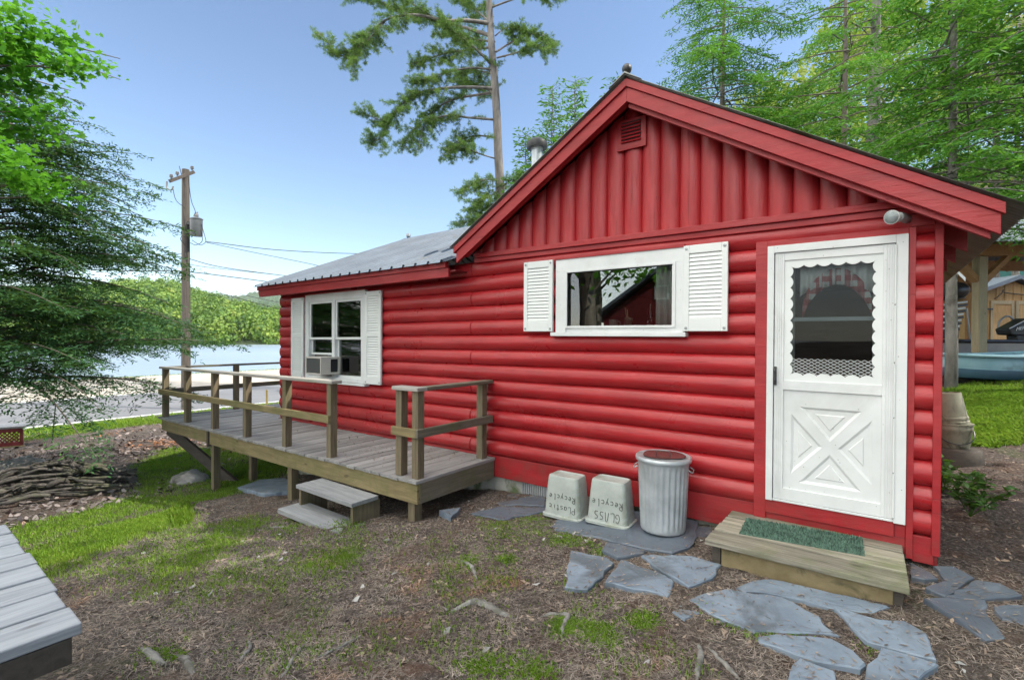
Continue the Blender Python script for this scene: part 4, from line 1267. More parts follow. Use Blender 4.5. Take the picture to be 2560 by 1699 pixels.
# ================================================================== PICNIC TABLE
TZ = .58
tb = thing('picnic_table', 'grey plank outdoor table, its corner reaching into the yard', 'table', (-2.9, -5.2, -.2))
TX0, TX1, TY0, TY1 = -3.74, -2.245, -6.0, -4.118
b = MB(); nb = 8; wv = (TX1-TX0)/nb
for k in range(nb):
    b.box((TX0+k*wv+.006+.004*rng.random(), TY0+.01*rng.standard_normal(), TZ-.042), (TX0+(k+1)*wv-.006, TY1+.006*rng.standard_normal(), TZ+.0015*rng.standard_normal()))
b.build('table_top', 'grey_plank_y', tb, bevel=.006)
b = MB(); b.box((TX1-.045, TY0, TZ-.135), (TX1-.008, TY1-.03, TZ-.044)).box((TX0+.008, TY0, TZ-.135), (TX0+.045, TY1-.03, TZ-.044)); 
for y in (TY1-.08, -5.05, TY0+.05):
    b.box((TX0+.05, y-.04, TZ-.135), (TX1-.05, y, TZ-.044))
b.build('apron', 'dark_timber', tb, bevel=.003)
for x in (TX0+.12, TX1-.12):
    for y in (TY0+.2, TY1-.35):
        b = MB(); b.box((x-.05, y-.05, float(tz(x, y))-.1), (x+.05, y+.05, TZ-.044)); b.build('leg', 'dark_timber', tb, bevel=.004)

# ================================================================== BRUSH PILE
def stick(P, r0, r1, label, group='branches of the brush pile', mat='bark_stick', name='branch', cat='branch', n=9):
    C_ = curve(P, 14)
    C_ += .009*rng.standard_normal(C_.shape)*np.array([1, 1, .5])
    rad = np.linspace(r0, r1, 14)*(1+.10*rng.standard_normal(14))
    return tag(MB().tube(C_, rad, n).build(name, mat, smooth=True), label, cat, group)
def pile():
    # heap axis runs from the left edge of the lawn towards the deck
    A = ground_at(-60, 1262)[:2]; B = ground_at(330, 1205)[:2]
    ax = unit(B-A); L = np.linalg.norm(B-A); nrm = np.array([-ax[1], ax[0]])
    for k in range(80):
        layer = k/80
        ln = L*(.28+.62*rng.random()**1.5); c = L*(.12+.72*rng.random())
        off = (rng.random()-.5)*1.5*(1-.75*layer)
        ang = .30*rng.standard_normal()
        h = .05+.55*layer*(1-(off/.9)**2*.5)
        pts = []
        for t in np.linspace(-.5, .5, 5):
            s_ = c+t*ln; o_ = off+math.sin(ang)*t*ln+.04*rng.standard_normal()
            s_ = min(s_, L*1.02)
            q = A+ax*s_+nrm*o_
            e = min(1, max(.12, 1.15-abs(s_/L-.42)*1.5))
            pts.append((q[0], q[1], float(tz(q[0], q[1]))+.03+h*e*.85+.03*rng.standard_normal()))
        if k % 9 == 0:
            lb, r0 = 'thick lichen spotted log in the brush pile', .048+.012*rng.random()
        else:
            lb, r0 = 'grey bare branch in the brush pile on the lawn', .015+.020*rng.random()
        if rng.random() < .5:
            pts = pts[::-1]
        stick(pts, r0, r0*.45, lb)
pile()

# boulder in the grass and stones
def rock(c, s, name, label, mat='grey_rock', cat='rock', group=None, seed=1):
    r2 = np.random.default_rng(seed)
    b = MB(); n_, m_ = 12, 22
    ph = r2.random(6)*6
    V = []
    for i in range(n_+1):
        th = PI*i/n_
        for j in range(m_):
            a = 2*PI*j/m_
            d = np.array([math.sin(th)*math.cos(a), math.sin(th)*math.sin(a), math.cos(th)])
            k = 1+.16*math.sin(3*d[0]*2+ph[0])*math.cos(4*d[1]+ph[1])+.10*math.sin(7*d[2]+5*d[0]+ph[2])+.05*r2.standard_normal()*(0 < i < n_)
            V.append((c[0]+s[0]*d[0]*k, c[1]+s[1]*d[1]*k, c[2]+s[2]*d[2]*k))
    F = [(i*m_+j, i*m_+(j+1) % m_, (i+1)*m_+(j+1) % m_, (i+1)*m_+j) for i in range(n_) for j in range(m_)]
    return tag(b.add(V, F).build(name, mat, smooth='all'), label, cat, group)
q = ground_at(475, 1205); rock((q[0], q[1], q[2]+.02), (.34, .26, .16), 'boulder', 'low dark boulder in the grass beyond the deck post', seed=3)
q = ground_at(20, 1205); rock((q[0]-.6, q[1]+.2, q[2]+.05), (.55, .5, .22), 'boulder', 'wide pale boulder behind the brush pile', seed=5)

# exposed roots
def root(px_pts, rad, label, lift=.01):
    rad = rad*.72
    P = [ground_at(*q) for q in px_pts]
    C_ = curve(P, 18); t = np.linspace(0, 1, 18)
    C_[:, 2] = tz(C_[:, 0], C_[:, 1])+lift*np.sin(PI*t)-rad*.3
    C_ += .0025*rng.standard_normal(C_.shape)
    rr_ = rad*(.35+.75*np.sin(PI*np.clip(t*.9+.08, 0, 1)))*(1+.12*rng.standard_normal(18))
    tag(MB().tube(C_, rr_, 9).build('tree_root', 'root_bark', smooth=True), label, 'root', 'surface roots in the yard')
root([(352, 1620), (372, 1632), (395, 1652), (420, 1662)], .030, 'thick pale root left of a mossy tuft, near the table')
root([(436, 1638), (462, 1650), (478, 1670), (486, 1690)], .028, 'pale bent root diving out of the picture bottom, near the table')
root([(1125, 1530), (1175, 1508), (1210, 1512), (1250, 1532), (1290, 1545)], .034, 'thickest arched root in the middle of the yard')
root([(1345, 1545), (1380, 1536), (1420, 1540), (1412, 1560), (1405, 1580), (1408, 1600)], .020, 'hooked root with moss in its crook')
root([(1745, 1605), (1752, 1640), (1745, 1670), (1742, 1699)], .022, 'root running to the bottom edge below the smallest flagstone')
root([(1765, 1612), (1800, 1650), (1830, 1680), (1850, 1699)], .016, 'thin root forking right below the smallest flagstone')
root([(1150, 1400), (1180, 1420), (1192, 1450)], .020, 'mossy root stub up the yard from the arched root')
root([(770, 1600), (740, 1640), (715, 1680), (700, 1699)], .014, 'long pale stick root slanting to the bottom edge')
root([(900, 1590), (840, 1625), (780, 1650)], .012, 'dark thin root slanting across the yard')
root([(640, 1325), (700, 1318), (760, 1322)], .012, 'thin root near the plank steps')
root([(600, 1650), (625, 1620), (622, 1600)], .016, 'short crooked root stub in front of the table')

# ================================================================== TREES
def leaflets(P, D, N, L, l, wd, spread=.9, tilt=.25, spacing=.05, droop=0.0, r=rng):
    """leaf blades on both sides of many twigs. P start, D unit direction, N unit normal of the spray, L length"""
    k = np.maximum(1, (L/spacing).astype(int))
    idx = np.repeat(np.arange(len(P)), k)
    st = np.concatenate([[0], np.cumsum(k)[:-1]])
    j = np.arange(len(idx))-np.repeat(st, k)
    t = (j+r.random(len(j)))*spacing
    side = np.where(j % 2 == 0, 1.0, -1.0)[:, None]
    d = D[idx]; n_ = N[idx]
    p = P[idx]+d*t[:, None]; p[:, 2] -= droop*t*t
    s_ = np.cross(n_, d)*side
    a = unit(d*math.cos(spread)+s_*math.sin(spread)+tilt*r.standard_normal(p.shape))
    b_ = unit(np.cross(a, n_+.5*r.standard_normal(p.shape)))
    ll = (l*(.65+.7*r.random(len(j))))[:, None]; ww = wd*(.7+.6*r.random(len(j)))[:, None]
    return np.stack([p, p+a*ll*.45+b_*ww, p+a*ll, p+a*ll*.45-b_*ww], 1)
def conifer_geo(H, z0, rad, nb, seed, spacing=.05, l=.075, wd=.011, up=.10, droop=.10, taper=.8, az=None, twig=.42, twsp=.11, dens=1.0, rmin=.25, s0=.10):
    """a hemlock: flat lacy sprays on long limbs. returns limb polylines (with radii) and blades, base at the origin"""
    r = np.random.default_rng(seed)
    limbs = []; TP = []; TD = []; TN = []; TL_ = []
    for i in range(nb):
        u = (i+r.random())/nb
        z = z0+(H-z0)*u
        a = (az(r) if az else i*2.39996+.5*r.standard_normal())
        L = max(rmin, rad*(1-u)**taper*(.72+.42*r.random()))
        dr = np.array([math.cos(a), math.sin(a), 0.0])
        s = np.linspace(0, 1, 12)
        upi = up+.12*r.standard_normal(); dri = droop*(.7+.6*r.random())
        wob = .05*L*np.sin(s*4+r.random()*6)
        pr = np.array([-dr[1], dr[0], 0])
        P = dr*(L*s)[:, None]+pr*wob[:, None]
        P[:, 2] = z+upi*L*s-dri*L*s*s*1.6
        limbs.append((P, .006+.0065*L))
        ns = max(4, int(L/twsp))
        ss = s0+(1-s0)*(np.arange(ns)+r.random(ns)*.8)/ns
        pos = np.stack([np.interp(ss, s, P[:, c]) for c in range(3)], 1)
        tan = unit(np.stack([np.interp(np.minimum(1, ss+.05), s, P[:, c])-np.interp(ss-.05, s, P[:, c]) for c in range(3)], 1))
        sd_ = np.where(np.arange(ns) % 2 == 0, 1.0, -1.0)
        ang = sd_*(R(52)+.18*r.standard_normal(ns))
        nrm = unit(np.array([0, 0, 1.0])+.22*r.standard_normal((ns, 3)))
        dd = unit(tan*np.cos(ang)[:, None]+np.cross(nrm, tan)*np.sin(ang)[:, None]+np.array([0, 0, -.22]))
        tl = np.clip((1.08-ss)*twig*L*(.6+.7*r.random(ns)), .10, 1.0)
        # the limb's own tip
        pos = np.vstack([pos, P[-3:-2]]); dd = np.vstack([dd, unit(P[-1:]-P[-3:-2])]); nrm = np.vstack([nrm, [[0, 0, 1]]]); tl = np.append(tl, .22*L*.5+.12)
        TP.append(pos); TD.append(dd); TN.append(nrm); TL_.append(tl)
        # second order
        for q in range(len(tl)):
            if tl[q] > .26:
                m_ = int(tl[q]/.13*dens)
                tt = (.15+.8*(np.arange(m_)+r.random(m_))/m_)*tl[q]
                sp = pos[q]+dd[q]*tt[:, None]; sp[:, 2] -= .10*tt*tt
                sg = np.where(np.arange(m_) % 2 == 0, 1.0, -1.0)
                an = sg*R(48)
                sdv = unit(dd[q]*np.cos(an)[:, None]+np.cross(nrm[q], dd[q])*np.sin(an)[:, None]+np.array([0, 0, -.15])+.12*r.standard_normal((m_, 3)))
                TP.append(sp); TD.append(sdv); TN.append(np.repeat(nrm[q:q+1], m_, 0)); TL_.append(np.clip((tl[q]-tt)*.6+.06, .07, .4))
    V = leaflets(np.vstack(TP), np.vstack(TD), np.vstack(TN), np.concatenate(TL_), l, wd, .95, .22, spacing, .12, r)
    return limbs, V
def limbs_mesh(limbs, trunk, n=6):
    b = MB()
    for P, r0 in trunk:
        b.tube(P, r0, 14)
    for P, r0 in limbs:
        b.tube(P[::2] if len(P) > 6 else P, np.linspace(r0, .004, len(P[::2]) if len(P) > 6 else len(P)), n, cap=False)
    return b
def hemlock(name, label, base, H, z0, rad, nb, seed, tr=.16, group=None, mat='hemlock_bright', bark='bark_hemlock', lean=(0, 0), **kw):
    limbs, V = conifer_geo(H, z0, rad, nb, seed, **kw)
    base = np.array(base, float)
    t = thing(name, label, 'tree', base, group)
    n_ = 14; zz = np.linspace(-.3, H, n_)
    r2 = np.random.default_rng(seed)
    tp = np.stack([.03*np.cumsum(r2.standard_normal(n_))*.5, .03*np.cumsum(r2.standard_normal(n_))*.5, zz], 1)
    b = limbs_mesh(limbs, [(tp, tr*np.linspace(1.08, .08, n_))])
    b.v = [(x+base[0], y+base[1], z+base[2]) for x, y, z in b.v]
    b.build('trunk', bark, t, smooth='all', recalc=False)
    polymesh('crown', V+base, mat, t)
    return t
def gpos(x, d):
    p = at_depth(x, 840, d)
    return np.array([p[0], p[1], float(tz(p[0], p[1]))])

# big dark hemlock over the lawn, left
hb = gpos(-40, 9.2)
hemlock('hemlock_tree', 'big dark hemlock with drooping sprays hanging over the brush pile', hb, 8.3, 1.75, 4.5, 165, 11, tr=.20, mat='hemlock_needle', spacing=.036, l=.092, wd=.0125, up=.24, droop=.21, taper=.55, twig=.42, twsp=.11, dens=1.15)
# trees behind the cabin on the right
G_ = 'hemlocks behind the cabin'
P_ = dict(spacing=.062, l=.15, wd=.0185, droop=.20, up=.06, twsp=.155, taper=.55, dens=1.0, s0=.26)
def H_(label, x, d, H, z0, rad, nb, seed, tr, **kw):
    q = dict(P_); q.update(kw)
    return hemlock('hemlock_tree', label, gpos(x, d), H, z0, rad, nb, seed, tr, G_, **q)
H_('hemlock right of the roof finial, blue sky on its left side', 1800, 17, 16.5, 6.0, 4.2, 135, 21, .17, s0=.16)
H_('slim dark trunked hemlock left of the thick pale trunk', 2110, 15.5, 17, 4.5, 4.2, 104, 22, .14, s0=.36)
H_('tallest hemlock with a thick pale trunk above the right roof slope', 2182, 18.5, 22, 7.0, 4.3, 92, 23, .33, bark='bark_pale', s0=.36)
H_('hemlock whose slim trunk stands in front of the blue rowboat', 2376, 10.2, 14, 3.3, 3.0, 120, 24, .105, bark='bark_pale')
H_('hemlock at the right picture edge, its sprays hanging over the open shed', 2585, 9.6, 13, 3.7, 3.5, 105, 25, .13)
H_('bushy young hemlock filling the gap behind the pale trunk', 1990, 22, 13, 3.5, 4.4, 70, 26, .15)
H_('hemlock beyond the timber shelter', 2480, 21, 18, 6.0, 4.8, 80, 27, .2)
# slim spruce tops behind the ridge
def spruce(label, x, ytop, d, seed, rad=2.2):
    p = gpos(x, d); H = float(at_depth(x, ytop, d)[2]-p[2])
    hemlock('young_spruce', label, p, H, H*.3, rad, 250, seed, .08, 'young conifers behind the roof ridge', spacing=.065, l=.17, wd=.030, up=.40, droop=.14, taper=.8, twsp=.13, rmin=.35)
spruce('young conifer touching the left roof slope, tallest of its clump', 1433, 205, 15.5, 31)
spruce('young conifer with a slim tip behind the stove pipe', 1378, 222, 16.5, 32)
spruce('shorter young conifer between the pine trunk and the stove pipe', 1312, 335, 17, 33, 1.7)
spruce('low young conifer peeping over the roof left of the finial', 1530, 205, 18, 34, 1.8)
# white birch stem far right
bp = gpos(2535, 23)
t = thing('slim_tree', 'pale slim stem beyond the hemlock at the right edge', 'tree', bp)
zz = np.linspace(-.3, 15, 10)
MB().tube(np.stack([bp[0]+.05*np.sin(zz), bp[1]+0*zz, bp[2]+zz], 1), np.linspace(.16, .06, 10), 10).build('trunk', 'bark_pale', t, smooth='all')
V = crowns(np.array([bp+np.array([dx, dy, 13+dz]) for dx, dy, dz in rng.standard_normal((9, 3))*1.7]), np.full(9, 1.3), 120, .10)
polymesh('crown', V, 'woods_leaf', t)

# white pine behind the cabin, long limbs with needle tufts
def pine():
    D0 = 25.0
    base = gpos(1252, D0)
    t = thing('white_pine', 'tall white pine with long bare limbs and tufted needles', 'tree', base)
    trunk_px = [(1254, 860), (1253, 640), (1251, 490), (1246, 390), (1240, 250), (1230, 130), (1225, 50), (1222, -40), (1219, -160), (1216, -300)]
    TP = np.array([at_depth(x, y, D0) for x, y in trunk_px]); TP[0][2] = base[2]-.3
    b = MB().tube(curve(TP, 30), np.linspace(.27, .11, 30), 14)
    r = np.random.default_rng(5)
    L_ = [  # limb lines in the photo, their depth change, foliage start
        ([(1238, 172), (1195, 128), (1135, 80), (1085, 45), (1020, 5), (960, -30)], -1.5, .15),
        ([(1228, 60), (1170, 52), (1110, 52), (1040, 38), (965, 50), (900, 105), (850, 140), (800, 80)], -2.5, .45),
        ([(965, 50), (930, 90), (895, 118), (880, 165)], -2.5, .15),
        ([(1232, 92), (1180, 75), (1130, 62), (1060, 45), (1000, 25), (930, 0), (860, -10)], 1.5, .3),
        ([(1236, 118), (1170, 125), (1110, 135), (1065, 150), (1030, 160)], 1.0, .3),
        ([(1240, 175), (1180, 170), (1120, 180), (1075, 195), (1030, 205)], -1.0, .35),
        ([(1243, 222), (1170, 218), (1100, 222), (1040, 235), (1000, 265), (960, 300), (900, 280)], -1.5, .3),
        ([(1000, 265), (970, 315), (945, 350), (930, 345)], -1.5, .1),
        ([(1245, 230), (1190, 238), (1130, 250), (1080, 280), (1030, 330), (1010, 370)], .8, .3),
        ([(1247, 300), (1180, 295), (1110, 290), (1060, 315), (1045, 375)], -.6, .3),
        ([(1248, 345), (1190, 340), (1140, 355), (1110, 385)], .6, .25),
        ([(1250, 400), (1200, 385), (1160, 370), (1120, 375)], -.8, .3),
        ([(1242, 145), (1290, 132), (1340, 115), (1385, 125)], -1.0, .3),
        ([(1240, 130), (1290, 100), (1340, 85), (1385, 105)], 1.2, .2),
        ([(1238, 90), (1265, 70), (1300, 75)], .5, .3),
        ([(1225, 20), (1280, 0), (1340, -20), (1395, 0)], -1.0, .5),
        ([(1222, -20), (1150, -60), (1050, -70), (950, -60)], 1.0, .3),
        ([(1220, -90), (1290, -130), (1370, -120)], 0, .3),
        ([(1218, -160), (1130, -210), (1040, -220)], -1, .3),
        ([(1252, 455), (1220, 448), (1180, 462), (1160, 480)], -1.2, .15),
        ([(1252, 470), (1225, 490), (1195, 510), (1175, 545)], -1.5, .15),
        ([(1252, 470), (1280, 450), (1310, 455)], -1, .1),
        ([(1253, 500), (1215, 520), (1185, 548), (1150, 560)], -1.0, .1),
        ([(1253, 520), (1230, 530), (1210, 560)], -1.8, .1),
        ([(1232, 60), (1180, 20), (1130, -20)], 2.5, .2), ([(1236, 105), (1190, 100), (1140, 95), (1095, 85)], 2.8, .2),
        ([(1242, 190), (1210, 180), (1170, 175), (1150, 190)], 2.5, .2), ([(1244, 240), (1200, 215), (1150, 210)], 2.0, .15),
    ]
    tp = []; td = []
    for px, dd, f0 in L_:
        n_ = len(px)
        start = 0 if px[0][0] > 1210 else dd*.6
        P = np.array([at_depth(x, y, D0+(start+(dd-start)*(k/(n_-1))**.8)) for k, (x, y) in enumerate(px)])
        C = curve(P, 5*n_)
        L = np.sum(np.linalg.norm(np.diff(C, axis=0), axis=1))
        b.tube(C, np.linspace(.020+.009*L, .010, len(C)), 6, cap=False)
        nb = int(L*(1-f0)*17)+8
        for k in range(nb):
            u = f0+(1-f0)*(k+r.random())/nb
            i = min(len(C)-2, int(u*(len(C)-1)))
            p = C[i]; tan = unit(C[i+1]-C[i])
            d = unit(tan*.75+r.standard_normal(3)*np.array([.7, .7, .38])+np.array([0, 0, -.04]))
            bl = (.35+.75*r.random())*(1.15-.5*u)
            q = np.array([p, p+d*bl*.5+np.array([0, 0, .05]), p+d*bl+np.array([0, 0, -.04])])
            b.tube(q, [.012, .008, .004], 4, cap=False)
            for s_ in np.linspace(.35, 1.0, max(3, int(bl/.075))):
                c = q[0]+(q[2]-q[0])*s_+.05*r.standard_normal(3)
                tp.append(c); td.append(unit(d+.5*r.standard_normal(3)))
    tp = np.array(tp); td = np.array(td)
    kn = 24
    a = unit(td[:, None, :]*.75+r.standard_normal((len(tp), kn, 3))*.75)
    w_ = unit(np.cross(a, r.standard_normal(a.shape)))
    l = .12+.08*r.random((len(tp), kn, 1)); wd = .0062
    c = tp[:, None, :]
    V = np.stack([c-w_*wd*.5, c+a*l*.5-w_*wd, c+a*l, c+a*l*.5+w_*wd], 2).reshape(-1, 4, 3)
    b.build('trunk', 'bark_pine', t, smooth='all', recalc=False)
    polymesh('crown', V, 'pine_needle', t)
pine()

# maple: broad leaves entering at the upper left
LEAF = np.array([(0, 0), (.16, .10), (.48, .02), (.38, .26), (.62, .50), (.34, .52), (.36, .74), (.17, .66), (0, 1.0), (-.17, .66), (-.36, .74), (-.34, .52), (-.62, .50), (-.38, .26), (-.48, .02), (-.16, .10)])
def leaves_at(P, size, r, droop=.5):
    n_ = len(P)
    a = unit(r.standard_normal((n_, 3))*np.array([1, 1, .35])+np.array([0, 0, -droop*.6]))
    nz = unit(np.array([0, 0, 1.0])+.55*r.standard_normal((n_, 3)))
    s_ = unit(np.cross(nz, a)); nn = np.cross(a, s_)
    sz = (size*(.6+.7*r.random(n_)))[:, None, None]
    fold = .18*np.abs(LEAF[:, 0])
    return P[:, None, :]+sz*(LEAF[None, :, :1]*s_[:, None, :]+LEAF[None, :, 1:]*a[:, None, :]+fold[None, :, None]*nn[:, None, :])
POLY_M = [(-60, -60), (120, -10), (185, 50), (255, 125), (312, 175), (300, 188), (245, 178), (215, 205), (185, 225), (150, 232), (200, 250), (190, 272), (225, 300), (232, 330), (222, 350), (150, 335), (110, 330), (150, 372), (215, 420), (240, 470), (235, 500), (220, 530), (190, 500), (140, 498), (60, 480), (0, 440), (-60, 430)]
def in_poly(x, y, P):
    x = np.asarray(x); y = np.asarray(y); c = np.zeros(x.shape, bool)
    for (x0, y0), (x1, y1) in zip(P, P[1:]+P[:1]):
        c ^= ((y0 > y) != (y1 > y)) & (x < (x1-x0)*(y-y0)/(y1-y0+1e-12)+x0)
    return c
def maple():
    r = np.random.default_rng(9)
    base = gpos(-560, 6.6)
    t = thing('maple_tree', 'maple whose broad bright green leaves hang in at the upper left', 'tree', base)
    top = base+np.array([.4, .5, 11.5])
    tk = curve([base-np.array([0, 0, .3]), base+np.array([.1, .0, 3]), base+np.array([.3, .2, 7]), top], 16)
    b = MB().tube(tk, np.linspace(.26, .06, 16), 14)
    leaves = []
    # limbs that reach into the picture
    tg = [(320, 184, 6.0), (285, 172, 6.1), (262, 152, 6.3), (225, 130, 6.2), (190, 90, 6.2), (110, 30, 6.0), (238, 338, 6.2), (190, 280, 6.0), (140, 215, 6.4), (60, 120, 6.0), (20, 30, 5.6), (235, 490, 5.8), (200, 440, 5.6), (140, 470, 5.7), (60, 440, 5.5), (80, 370, 5.6), (20, 300, 6.0), (100, 290, 6.3), (170, 330, 6.3), (20, 200, 6.2), (150, 130, 6.5), (-40, 400, 5.3), (30, 460, 5.4), (120, 400, 5.4)]
    for x, y, d in tg:
        e = at_depth(x, y, d)
        h = e[2]+.5+.5*r.random()
        s0_ = base+np.array([.1, .1, max(2.2, min(10, h-.8*r.random()))])
        mid = (s0_*.45+e*.55)+np.array([0, 0, .35])
        C = curve([s0_, mid, e], 14)
        b.tube(C[:11], np.linspace(.03, .008, 11), 5, cap=False)
        for k in range(40):
            u = .42+.58*r.random()
            i = min(12, int(u*13)); p = C[i]
            off = r.standard_normal(3)*np.array([.24, .24, .10])*(1.25-.7*u)
            m_ = 7
            tw = p+off*np.linspace(.2, 1.25, m_)[:, None]+.045*r.standard_normal((m_, 3))
            leaves.append(tw)
    # the rest of the crown, out of the picture
    for k in range(50):
        z = 4.0+8.3*r.random(); a = r.random()*2*PI; L = 3.9*(1-((z-6.5)/7.5)**2)**.5*(.6+.4*r.random())
        s0_ = base+np.array([.2, .1, z-.8]); e = base+np.array([L*math.cos(a), L*math.sin(a), z])
        C = curve([s0_, (s0_+e)/2+np.array([0, 0, .3]), e], 10)
        b.tube(C, np.linspace(.04, .006, 10), 4, cap=False)
        q = C[3:][r.integers(0, 7, 190)]+r.standard_normal((190, 3))*np.array([.5, .5, .3])
        leaves.append(q)
    P = np.vstack(leaves)
    x, y, dep = to_px(P)
    ins = (dep > .3) & (x > -50) & (x < 2600) & (y > -40) & (y < 1700)
    keep = ~ins | in_poly(x+14*r.standard_normal(len(x)), y+10*r.standard_normal(len(x)), POLY_M)
    P = P[keep]
    b.build('trunk', 'bark_hemlock', t, smooth='all', recalc=False)
    polymesh('crown', leaves_at(P, .080, r), 'maple_leaf', t)
maple()

# trees behind the photographer, mirrored in the panes; three unseen ones are added on the right to shade the yard
def shade_tree(label, x, y, H, z0, rad, nb, seed, tr):
    r = np.random.default_rng(seed)
    base = np.array([x, y, float(tz(x, y))])
    t = thing('broadleaf_tree', label, 'tree', base, 'trees across the yard, mirrored in the panes')
    tk = np.stack([base[0]+.05*r.standard_normal(12).cumsum(), base[1]+.05*r.standard_normal(12).cumsum(), base[2]+np.linspace(-.3, H*.95, 12)], 1)
    b = MB().tube(tk, tr*np.linspace(1.1, .25, 12), 12)
    L_ = []
    for k in range(nb):
        z = z0+(H-z0)*r.random(); a = r.random()*2*PI
        L = rad*(max(.06, 1-((z-(z0+H)/2)/((H-z0)*.62))**2))**.5*(.55+.5*r.random())
        s0_ = np.array([tk[0, 0], tk[0, 1], base[2]+max(z0*.6, z-1.2)]); e = base+np.array([L*math.cos(a), L*math.sin(a), z])
        C = curve([s0_, (s0_+e)/2+np.array([0, 0, .4]), e], 9)
        b.tube(C, np.linspace(.05, .008, 9), 4, cap=False)
        L_.append(C[2:][r.integers(0, 7, 150)]+r.standard_normal((150, 3))*np.array([.6, .6, .35]))
    b.build('trunk', 'bark_hemlock', t, smooth='all', recalc=False)
    P = np.vstack(L_)
    a = unit(r.standard_normal((len(P), 3))); n_ = unit(np.array([0, 0, 1.])+.6*r.standard_normal((len(P), 3))); s_ = unit(np.cross(n_, a))
    z_ = (.12*(.6+.8*r.random(len(P))))[:, None]
    x_, y_, dep = to_px(P); bad = (dep > .2) & (x_ > -60) & (x_ < 2620) & (y_ > -60) & (y_ < 1760)
    V = np.stack([P-a*z_, P-s_*z_*.6, P+a*z_, P+s_*z_*.6], 1)[~bad]
    polymesh('crown', V, 'maple_leaf', t)
shade_tree('thick trunked shade tree left of the far red house, mirrored in the picture window', -7.6, -9.9, 14, 4.8, 3.8, 40, 41, .30)
shade_tree('forked shade tree behind the thick trunked one, mirrored in the picture window', -9.0, -13.2, 16, 5.4, 3.8, 28, 42, .20)
shade_tree('unseen tree added for shade nearest the cabin corner, out of the picture on the right', 6.2, .4, 11.5, 3.4, 3.9, 100, 43, .25)
shade_tree('unseen tree added for shade over the side path, out of the picture on the right', 6.8, -4.6, 11.5, 3.4, 4.2, 100, 44, .25)
shade_tree('unseen tree added for shade far out on the right, behind the one at the cabin corner', 10.5, 4.0, 13, 3.6, 4.0, 90, 45, .25)

# red house across the yard, mirrored in the picture window
nh = thing('red_house', 'red house with a grey roof mirrored in the picture window', 'house', (-6.0, -15.5, 0))
b = MB().prism([(-10.1, -16.0, -.5), (-4.0, -16.0, -.5), (-4.0, -16.0, 2.5), (-7.1, -16.0, 4.5), (-10.1, -16.0, 2.5)], (0, -7, 0))
b.build('wall', 'red_dark', nh)
b = MB()
for s_ in (-1, 1):
    b.prism([(-7.1, -15.6, 4.60), (-7.1+s_*3.6, -15.6, 2.28), (-7.1+s_*3.6, -15.6, 2.42), (-7.1, -15.6, 4.78)], (0, -7.8, 0))
b.build('roof', 'roof_metal', nh)
b = MB(); frame(b, -7.7, -7.1, 3.2, 3.8, .06, -15.99, -15.95); b.build('window', 'white_paint', nh)

# ================================================================== BACK YARD ON THE RIGHT
# timber shelter with a metal roof
SD = 12.3
pp = at_depth(2447, 900, SD)
sh_ = thing('timber_shelter', 'open timber boat shelter with knee braces and metal roof', 'shelter', (pp[0]+2, pp[1]+2, float(tz(pp[0], pp[1]))))
rx = np.array([_r0[0], _r0[1], 0]); fy = np.array([-_r0[1], _r0[0], 0])     # along and away from the picture plane
def sp(px_, py_, d):
    return at_depth(px_, py_, d)
A = sp(2447, 905, SD); A[2] = float(tz(A[0], A[1]))-.2
top_z = sp(2447, 640, SD)[2]
def vpost(b, p, s_, z0, z1):
    p = np.array(p)
    b.bar((p[0], p[1], z0), (p[0], p[1], z1), s_, s_, tuple(rx))
B2 = sp(2428, 860, SD+2.6)
for k, p in enumerate((A, A+rx*4.2, B2, B2+rx*4.2)):
    b = MB(); vpost(b, p, .21, float(tz(p[0], p[1]))-.3, top_z-.02)
    b.build('shelter_post', 'timber_z' if k < 2 else 'timber_x', sh_, bevel=.008)
b = MB(); b.bar(np.r_[(A-rx*1.0)[:2], top_z+.14], np.r_[(A+rx*5)[:2], top_z+.14], .2, .28); b.build('beam', 'timber_x', sh_, bevel=.006)
b = MB(); b.bar(np.r_[(B2-rx*1.0)[:2], top_z+.14], np.r_[(B2+rx*5)[:2], top_z+.14], .2, .28); b.build('beam', 'timber_x', sh_, bevel=.006)
for p in (A, B2):
    for s_ in (-1, 1):
        b = MB(); b.bar(p+rx*s_*.08+np.array([0, 0, top_z-.62-p[2]]), p+rx*s_*.72+np.array([0, 0, top_z+.02-p[2]]), .12, .16, tuple(fy)); b.build('knee_brace', 'timber_x', sh_, bevel=.004)
b = MB(); b.bar(A+np.array([0, 0, top_z-.62-A[2]])+fy*.1, A+fy*.75+np.array([0, 0, top_z+.02-A[2]]), .12, .16, tuple(rx)); b.build('knee_brace', 'timber_x', sh_)
for k in range(7):
    o_ = rx*(-.9+k*.95)
    b = MB(); f0 = A-fy*.7+o_; f1 = B2+fy*.9+o_
    zf0 = top_z+.16; zm = top_z+1.15
    mid = (f0+f1)/2
    b.bar(np.r_[f0[:2], zf0], np.r_[mid[:2], zm], .06, .16); b.bar(np.r_[mid[:2], zm], np.r_[f1[:2], zf0], .06, .16)
    b.build('rafter', 'timber_x', sh_)
rows = []
for k in range(121):
    o_ = rx*(-1.2+k*.055); dz = .02 if k % 6 in (0,) else 0
    f0 = A-fy*.85+o_; f1 = B2+fy*1.0+o_; mid = (f0+f1)/2
    rows.append([np.r_[f0[:2], top_z+.20+dz], np.r_[mid[:2], top_z+1.26+dz], np.r_[f1[:2], top_z+.20+dz]])
MB().grid(rows).build('shelter_roof', 'roof_metal', sh_, solid=.01)

